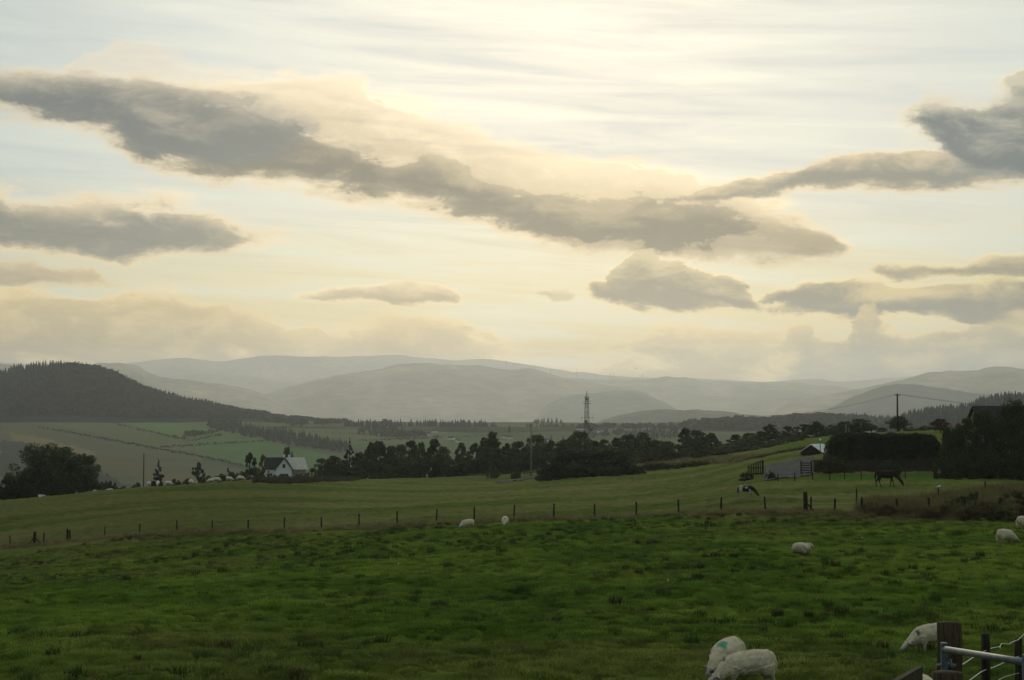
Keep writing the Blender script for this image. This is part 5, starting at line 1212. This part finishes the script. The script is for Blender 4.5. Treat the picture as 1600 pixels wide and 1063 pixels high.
# ------------------------------------------------------------------ small far houses in the valley
hrng = random.Random(3)
for i, (px, py) in enumerate(((668, 681), (680, 677), (705, 688), (716, 692), (788, 685), (796, 687), (905, 672), (938, 676), (946, 671), (1010, 672), (612, 674), (852, 690))):
    x, d, z = [float(q[0]) for q in hit(px, py, 700)]
    if not math.isfinite(d): continue
    ln, wd, hh = hrng.uniform(9, 14), 6.5, 3.4
    t = thing('farmhouse', 'tiny pale farmhouse far off on the valley floor', 'house', (x, d, z - .3), hrng.uniform(-.6, .6), 'tiny pale farmhouses on the valley floor'); t.scale = (.6, .6, .6)
    b = MB(); b.box((0, 0, hh / 2), (ln, wd, hh)); gable_prism(b, -ln / 2 + .02, ln / 2 - .02, -wd / 2, wd / 2, hh + .01, hh + 2.4); b.build('wall', M['white_wall'], t)
    b = MB(); roof_slab(b, -ln / 2 - .3, ln / 2 + .3, -wd / 2 - .4, hh - .1, 0, hh + 2.6); roof_slab(b, -ln / 2 - .3, ln / 2 + .3, wd / 2 + .4, hh - .1, .01, hh + 2.6); b.build('roof', M['slate'], t)

# ------------------------------------------------------------------ scattered ground cover
def scatter(name, pts, rot, scale, idx, tint, protos, kind='stuff'):
    """one object: instances of a few prototype meshes on given points"""
    me = bpy.data.meshes.new(name); n = len(pts)
    me.vertices.add(n); me.vertices.foreach_set('co', np.asarray(pts, np.float32).ravel())
    def attr(nm, ty, data, key): a = me.attributes.new(nm, ty, 'POINT'); a.data.foreach_set(key, np.ascontiguousarray(data).ravel())
    r3 = np.asarray(rot, np.float32) if np.ndim(rot) == 2 else np.stack([np.zeros(n), np.zeros(n), rot], -1).astype(np.float32)
    attr('rot', 'FLOAT_VECTOR', r3, 'vector'); attr('scl', 'FLOAT_VECTOR', np.asarray(scale, np.float32), 'vector')
    attr('idx', 'INT', np.asarray(idx, np.int32), 'value')
    c4 = np.ones((n, 4), np.float32); c4[:, :3] = np.clip(tint, 0, 1); attr('tint', 'FLOAT_COLOR', c4, 'color')
    o = link(name, me); put_props(o, kind=kind)
    g = bpy.data.node_groups.new(name, 'GeometryNodeTree')
    g.interface.new_socket('Geometry', in_out='INPUT', socket_type='NodeSocketGeometry'); g.interface.new_socket('Geometry', in_out='OUTPUT', socket_type='NodeSocketGeometry')
    gi, go, jn = g.nodes.new('NodeGroupInput'), g.nodes.new('NodeGroupOutput'), g.nodes.new('GeometryNodeJoinGeometry')
    def named(nm, ty): q = g.nodes.new('GeometryNodeInputNamedAttribute'); q.data_type = ty; q.inputs['Name'].default_value = nm; return q.outputs[0]
    rot_, scl_, id_ = named('rot', 'FLOAT_VECTOR'), named('scl', 'FLOAT_VECTOR'), named('idx', 'INT')
    for k, po in enumerate(protos):
        ob = g.nodes.new('GeometryNodeObjectInfo'); ob.inputs['Object'].default_value = po; ob.inputs['As Instance'].default_value = True
        cmp_ = g.nodes.new('FunctionNodeCompare'); cmp_.data_type = 'INT'; cmp_.operation = 'EQUAL'
        si = [s for s in cmp_.inputs if s.type == 'INT']; g.links.new(id_, si[0]); si[1].default_value = k
        ip = g.nodes.new('GeometryNodeInstanceOnPoints'); g.links.new(gi.outputs[0], ip.inputs['Points']); g.links.new(ob.outputs['Geometry'], ip.inputs['Instance'])
        g.links.new(cmp_.outputs[0], ip.inputs['Selection']); g.links.new(rot_, ip.inputs['Rotation']); g.links.new(scl_, ip.inputs['Scale'])
        g.links.new(ip.outputs[0], jn.inputs[0])
    g.links.new(jn.outputs[0], go.inputs[0])
    md = o.modifiers.new('scatter', 'NODES'); md.node_group = g
    return o
def tuft(seed, n, spread, h, w, lean, mat):
    rs = np.random.RandomState(seed); V_, F_ = [], []
    for k in range(n):
        a, q = rs.uniform(0, 6.28), spread * math.sqrt(rs.uniform()); x, y = q * math.cos(a), q * math.sin(a)
        hh = h * rs.uniform(.5, 1.15); l = lean * hh * rs.uniform(.2, 1.2); b = rs.uniform(0, 6.28); wx, wy = w * .5 * math.cos(b + 1.57), w * .5 * math.sin(b + 1.57)
        lx, ly = l * math.cos(b), l * math.sin(b); i = len(V_)
        V_ += [(x - wx, y - wy, -.03), (x + wx, y + wy, -.03), (x + lx * .35 + wx * .8, y + ly * .35 + wy * .8, hh * .6), (x + lx * .35 - wx * .8, y + ly * .35 - wy * .8, hh * .6), (x + lx, y + ly, hh)]
        F_ += [(i, i + 1, i + 2), (i, i + 2, i + 3), (i + 3, i + 2, i + 4)]
    me = np_mesh('tuft', np.array(V_), np.array(F_), mat, False); return bpy.data.objects.new('tuft', me)
rs = np.random.RandomState(11)
def wedge(n, r0, r1, a0=-20.5, a1=20.5):
    r = np.sqrt(rs.uniform(r0 ** 2, r1 ** 2, n)); a = np.radians(rs.uniform(a0, a1, n)); return r * np.sin(a), r * np.cos(a)
Q = [wedge(5000, 7, 20), wedge(30000, 20, 45), wedge(34000, 45, 90), wedge(32000, 90, 150)]
X = np.concatenate([q[0] for q in Q]); Y = np.concatenate([q[1] for q in Q])
keep = Y < fence_y(X) + 1.5; X, Y = X[keep], Y[keep]
clump = fbm(X / 1.6, Y / 1.3, 3, 31); keep = rs.uniform(0, 1, len(X)) < 0.35 + 0.65 * sstep(clump, 0.3, 0.6); X, Y = X[keep], Y[keep]; clump = clump[keep]
Z = base_z(X, Y) + relief(X, Y); r = np.hypot(X, Y)
tint = ground_colour(X, Y, Z) * (rs.uniform(.9, 1.5, len(X)) * (0.7 + 0.7 * sstep(clump, .35, .65)))[:, None]
s = rs.uniform(.7, 1.25, len(X)) * (0.8 + 0.5 * sstep(clump, .45, .75)) * np.interp(r, [10, 45, 150], [.9, 1.05, 1.5])
idx = rs.choice(3, len(X)); szz = s * rs.uniform(.7, 1.1, len(X))
# distinct tussocks standing above the short sward
X2, Y2 = wedge(26000, 18, 150); k2 = (Y2 < fence_y(X2) + 1) & (rs.uniform(0, 1, len(X2)) < .25 + .75 * sstep(fbm(X2 / 7, Y2 / 6, 3, 63), .38, .6)); X2, Y2 = X2[k2], Y2[k2]
Z2 = base_z(X2, Y2) + relief(X2, Y2); n2 = len(X2); r2 = np.hypot(X2, Y2)
t2 = ground_colour(X2, Y2, Z2) * rs.uniform(.5, 1.9, n2)[:, None]; s2 = rs.uniform(.45, 1.25, n2) * np.interp(r2, [15, 150], [.85, 1.2])
protos = [tuft(k, 44, .30, .06, .013, 1.6, M['grass']) for k in range(3)] + [tuft(9 + k, 80, .25, .17, .015, 1.3, M['grass']) for k in range(2)]
AX, AY, AZ_ = np.concatenate([X, X2]), np.concatenate([Y, Y2]), np.concatenate([Z, Z2])
scatter('grass', np.stack([AX, AY, AZ_], -1), rs.uniform(0, 6.28, len(AX)), np.concatenate([np.stack([s, s, szz], -1), np.stack([s2 * 1.15, s2, s2 * .8], -1)]), np.concatenate([idx, 3 + rs.choice(2, n2)]), np.concatenate([tint, t2]), protos)

# darker rank clumps: rushes, docks and thistles
X, Y = wedge(4200, 24, 150); keep = (Y < fence_y(X) - 2) & (fbm(X / 9, Y / 8, 3, 77) > .50); X, Y = X[keep], Y[keep]
n = len(X); r = np.hypot(X, Y); s = rs.uniform(.4, 1.15, n) * np.interp(r, [20, 150], [.75, 1.1])
col_ = np.array([0.034, 0.058, 0.014])[None] * rs.uniform(.7, 1.6, n)[:, None]; br = rs.uniform(0, 1, n) < .22; col_[br] = np.array([0.05, 0.042, 0.02]) * rs.uniform(.7, 1.2, br.sum())[:, None]
scatter('weeds', np.stack([X, Y, base_z(X, Y) + relief(X, Y)], -1), rs.uniform(0, 6.28, n), np.stack([s * 1.25, s * 1.1, s * .75], -1), rs.choice(2, n), col_, [tuft(20, 60, .34, .34, .022, .75, M['grass']), tuft(21, 40, .20, .42, .03, .45, M['grass'])])

# long dry grass on the banks and along the fence
def px_pts(n, poly, d0, d1=420):
    xs, ys = [q[0] for q in poly], [q[1] for q in poly]; px, py = rs.uniform(min(xs), max(xs), n), rs.uniform(min(ys), max(ys), n)
    k = in_poly(px, py, poly); x, d, z = hit(px[k], py[k], d0, d1); g_ = np.isfinite(d); return x[g_], d[g_]
def along_fence(n, lo, hi, off0, off1):
    px = rs.uniform(lo, hi, n); x = np.empty(n); d = np.empty(n)
    for i, q in enumerate(px): x[i], d[i] = fence_d(q)
    return x, d + rs.uniform(off0, off1, n)
parts_ = [along_fence(2600, -40, 1640, -2.2, 1.2), along_fence(1300, 1350, 1640, -1.0, 2.0), px_pts(5200, [(1340, 806), (1352, 790), (1430, 786), (1480, 778), (1600, 764), (1600, 812), (1450, 808)], 95, 130),
          px_pts(2200, [(690, 744), (690, 730), (780, 726), (780, 744)], 240), px_pts(1500, [(990, 729), (995, 718), (1180, 712), (1280, 711), (1280, 719), (1180, 724)], 235), px_pts(900, [(800, 742), (860, 738), (860, 730), (790, 730)], 240), px_pts(1500, [(400, 757), (560, 752), (560, 746), (400, 748)], 240)]
X = np.concatenate([q[0] for q in parts_]); Y = np.concatenate([q[1] for q in parts_]); n = len(X)
sec = np.concatenate([np.full(len(q[0]), i) for i, q in enumerate(parts_)])
base_c = np.array([[.19, .165, .078], [.10, .098, .042], [.13, .118, .052], [.18, .15, .068], [.15, .13, .058], [.17, .145, .068], [.05, .055, .03]])[sec]
hs = np.array([.45, .7, .9, .6, .5, .6, .8])[sec] * rs.uniform(.6, 1.3, n)
ws = np.array([1.0, 1.0, 1.2, 2.4, 2.4, 2.2, 2.2])[sec]
scatter('dry_grass', np.stack([X, Y, base_z(X, Y) + relief(X, Y)], -1), rs.uniform(0, 6.28, n), np.stack([ws, ws, hs], -1), rs.choice(2, n), base_c * rs.uniform(.6, 1.35, n)[:, None], [tuft(30, 26, .35, .75, .022, .5, M['grass']), tuft(31, 22, .28, .85, .02, .4, M['grass'])])
# pale scraps of wool and droppings caught in the grass
X, Y = wedge(22, 36, 110); n = len(X)
mb_ = MB(); mb_.tube([(-.05, 0, .09), (0, 0, .12), (.05, .01, .10)], [.02, .035, .015], 6); wo = bpy.data.objects.new('scrap', mb_.mesh('scrap', M['white_wall']))
scatter('wool_scraps', np.stack([X, Y, base_z(X, Y) + relief(X, Y) + .03], -1), rs.uniform(0, 6.28, n), np.repeat(rs.uniform(.35, .8, n)[:, None], 3, 1), np.zeros(n), np.ones((n, 3)), [wo])

# ------------------------------------------------------------------ far woods
def fir(seed, tiers, sides, r, crown0):
    q = random.Random(seed); b = MB()
    b.tube([(0, 0, -.05), (0, 0, crown0 + .05)], .018, 5)
    for k in range(tiers):
        z0 = crown0 + (1 - crown0) * k / tiers; z1 = min(1.0, crown0 + (1 - crown0) * (k + 1.7) / tiers); rk = r * (1 - k / tiers) * q.uniform(.85, 1.15)
        vs = [(rk * q.uniform(.7, 1.15) * math.cos(6.283 * i / sides), rk * q.uniform(.7, 1.15) * math.sin(6.283 * i / sides), z0 + q.uniform(-.02, .03)) for i in range(sides)] + [(0, 0, z1)]
        b.add(vs, [(i, (i + 1) % sides, sides) for i in range(sides)])
    return bpy.data.objects.new('fir', b.mesh('fir', M['forest']))
def puffy(seed):
    rs_ = np.random.RandomState(seed); cs = [(rs_.normal() * .18, rs_.normal() * .18, .55 + rs_.normal() * .15) for _ in range(9)]
    v, f = leaf_cloud(rs_, cs, [.2] * 9, 150, .11); return bpy.data.objects.new('puff', np_mesh('puff', v, f, M['forest'], False))
FP = [fir(1, 5, 7, .20, .10), fir(2, 6, 7, .17, .12), fir(3, 4, 6, .24, .08), puffy(4), puffy(5)]
def hill_points(grid, n, tmin, tmax, u0=0, u1=1):
    XX, YY, ZZ = grid; m_, t_ = XX.shape; i = rs.uniform(u0, u1, n) * (m_ - 1.001); j = np.interp(rs.uniform(tmin, tmax, n), np.concatenate([np.linspace(-1, 0, 64, endpoint=False), np.linspace(0, 1, 20)]), np.arange(84))
    i0, j0 = i.astype(int), np.minimum(j.astype(int), t_ - 2); a, b = i - i0, j - j0
    def L_(G): return (G[i0, j0] * (1 - b) + G[i0, j0 + 1] * b) * (1 - a) + (G[i0 + 1, j0] * (1 - b) + G[i0 + 1, j0 + 1] * b) * a
    return L_(XX), L_(YY), L_(ZZ)
pts, cols, hts, kinds = [], [], [], []
def wood(X, Y, Z, h0, h1, leafy_share, col, colb):
    n = len(X); nz = fbm(X / 130, Y / 130, 3, 41); k = rs.uniform(0, 1, n)
    br = (k < leafy_share * 2 * sstep(nz, .4, .62)); pts.append(np.stack([X, Y, Z - .3], -1)); hts.append(rs.uniform(h0, h1, n) * np.where(br, .75, 1))
    c = np.where(br[:, None], np.array(colb), np.array(col)) * rs.uniform(.7, 1.35, n)[:, None]; cols.append(c); kinds.append(np.where(br, rs.choice([3, 4], n), rs.choice([0, 1, 2], n)))
X, Y, Z = hill_points(forest_hill, 16000, -.80, .10); qx, qy = proj(X, Y, Z); k = (Z > base_z(X, Y) + 4) & (qx < 980) & ((qx < 430 + 40 * rs.normal(size=len(X))) | ((fbm(X / 45, Y / 30, 3, 15) > .56) & (rs.uniform(0, 1, len(X)) < .6))); h_ = np.where(qx[k] < 420, 1.0, .62); wood(X[k], Y[k], Z[k], 5 * h_, 12.5 * h_, .5, (.015, .032, .026), (.036, .042, .028))
X, Y, Z = hill_points(forest_hill, 9000, -.16, .08, .35, 1); qx, qy = proj(X, Y, Z); k = (qx > 395) & (qx < 800) & (fbm(X / 30, Y / 400, 2, 25) > .34); wood(X[k], Y[k], Z[k], 3.5, 8, .6, (.020, .034, .026), (.035, .042, .028))
X, Y, Z = hill_points(low_wooded, 4200, -.7, .06); k = Z > base_z(X, Y) + 1; wood(X[k], Y[k], Z[k], 6, 10, .5, (.022, .034, .022), (.045, .055, .028))
X, Y, Z = hill_points(right_wooded, 5000, -.7, .06); k = Z > base_z(X, Y) + 1; wood(X[k], Y[k], Z[k], 7, 12, .3, (.020, .032, .022), (.045, .05, .026))
X, Y, Z = hill_points(mid_wooded, 1500, -.5, .06); k = (Z > base_z(X, Y) + 1) & (fbm(X / 60, Y / 60, 2, 4) > .42); wood(X[k], Y[k], Z[k], 7, 11, .5, (.022, .034, .022), (.045, .055, .028))
def pix_wood(n, poly, h0, h1, share, d0=650, thin=0.0):
    xs, ys = [q[0] for q in poly], [q[1] for q in poly]; px, py = rs.uniform(min(xs), max(xs), n), rs.uniform(min(ys), max(ys), n); k = in_poly(px, py, poly)
    x, d, z = hit(px[k], py[k], d0); g_ = np.isfinite(d)
    if thin: g_ &= fbm(x / 50, d / 50, 3, 9) > thin
    wood(x[g_], d[g_], z[g_], h0, h1, share, (.020, .030, .022), (.04, .048, .026))
pix_wood(1500, [(325, 663), (392, 671), (470, 686), (545, 702), (545, 709), (460, 698), (390, 684), (325, 671)], 8, 12, .1)
pix_wood(110, [(286, 681), (315, 677), (345, 673), (345, 676), (315, 682), (288, 686)], 5, 8, .8)
pix_wood(1500, [(400, 658), (560, 663), (760, 666), (760, 676), (560, 672), (470, 668)], 6, 11, .8, thin=.5)
pix_wood(1300, [(560, 670), (1060, 668), (1060, 690), (700, 692), (560, 682)], 6, 10, 1, thin=.55)
for (x0, y0, x1, y1, n) in ((60, 668, 320, 716, 420), (320, 716, 430, 740, 170), (180, 664, 300, 690, 130), (250, 700, 420, 690, 170), (300, 690, 345, 680, 60), (100, 715, 170, 745, 60), (420, 672, 640, 684, 200), (560, 690, 800, 680, 200)):
    u = rs.uniform(0, 1, n); x, d, z = hit(x0 + (x1 - x0) * u + rs.normal(0, 1, n), y0 + (y1 - y0) * u + rs.normal(0, .7, n), 650); g_ = np.isfinite(d); wood(x[g_], d[g_], z[g_], 1.3, 2.6, 1.0, (.03, .04, .024), (.04, .045, .024))
pts = np.concatenate(pts); cols = np.concatenate(cols); hts = np.concatenate(hts); kinds = np.concatenate(kinds); n = len(pts)
wf_ = rs.uniform(.85, 1.2, n) * np.where(kinds > 2, 1.5, 1.0)
scatter('distant_woodland', pts, rs.uniform(0, 6.28, n), np.stack([hts * wf_, hts * wf_, hts], -1), kinds, cols, FP)

# ------------------------------------------------------------------ haze
m = bpy.data.materials.new('air'); m.use_nodes = True
T = NT(m.node_tree); o = T.n('ShaderNodeOutputMaterial'); pv = T.n('ShaderNodeVolumePrincipled')
pv.inputs['Color'].default_value = (0.82, 0.885, 0.97, 1); pv.inputs['Density'].default_value = 7.0e-5; pv.inputs['Anisotropy'].default_value = 0.65
T.t.links.new(pv.outputs[0], o.inputs['Volume'])
hz = MB(); hz.box((0, 0, (680 - 160) / 2), (37000, 37000, 680 + 160))
put_props(hz.build('haze', m), kind='stuff')
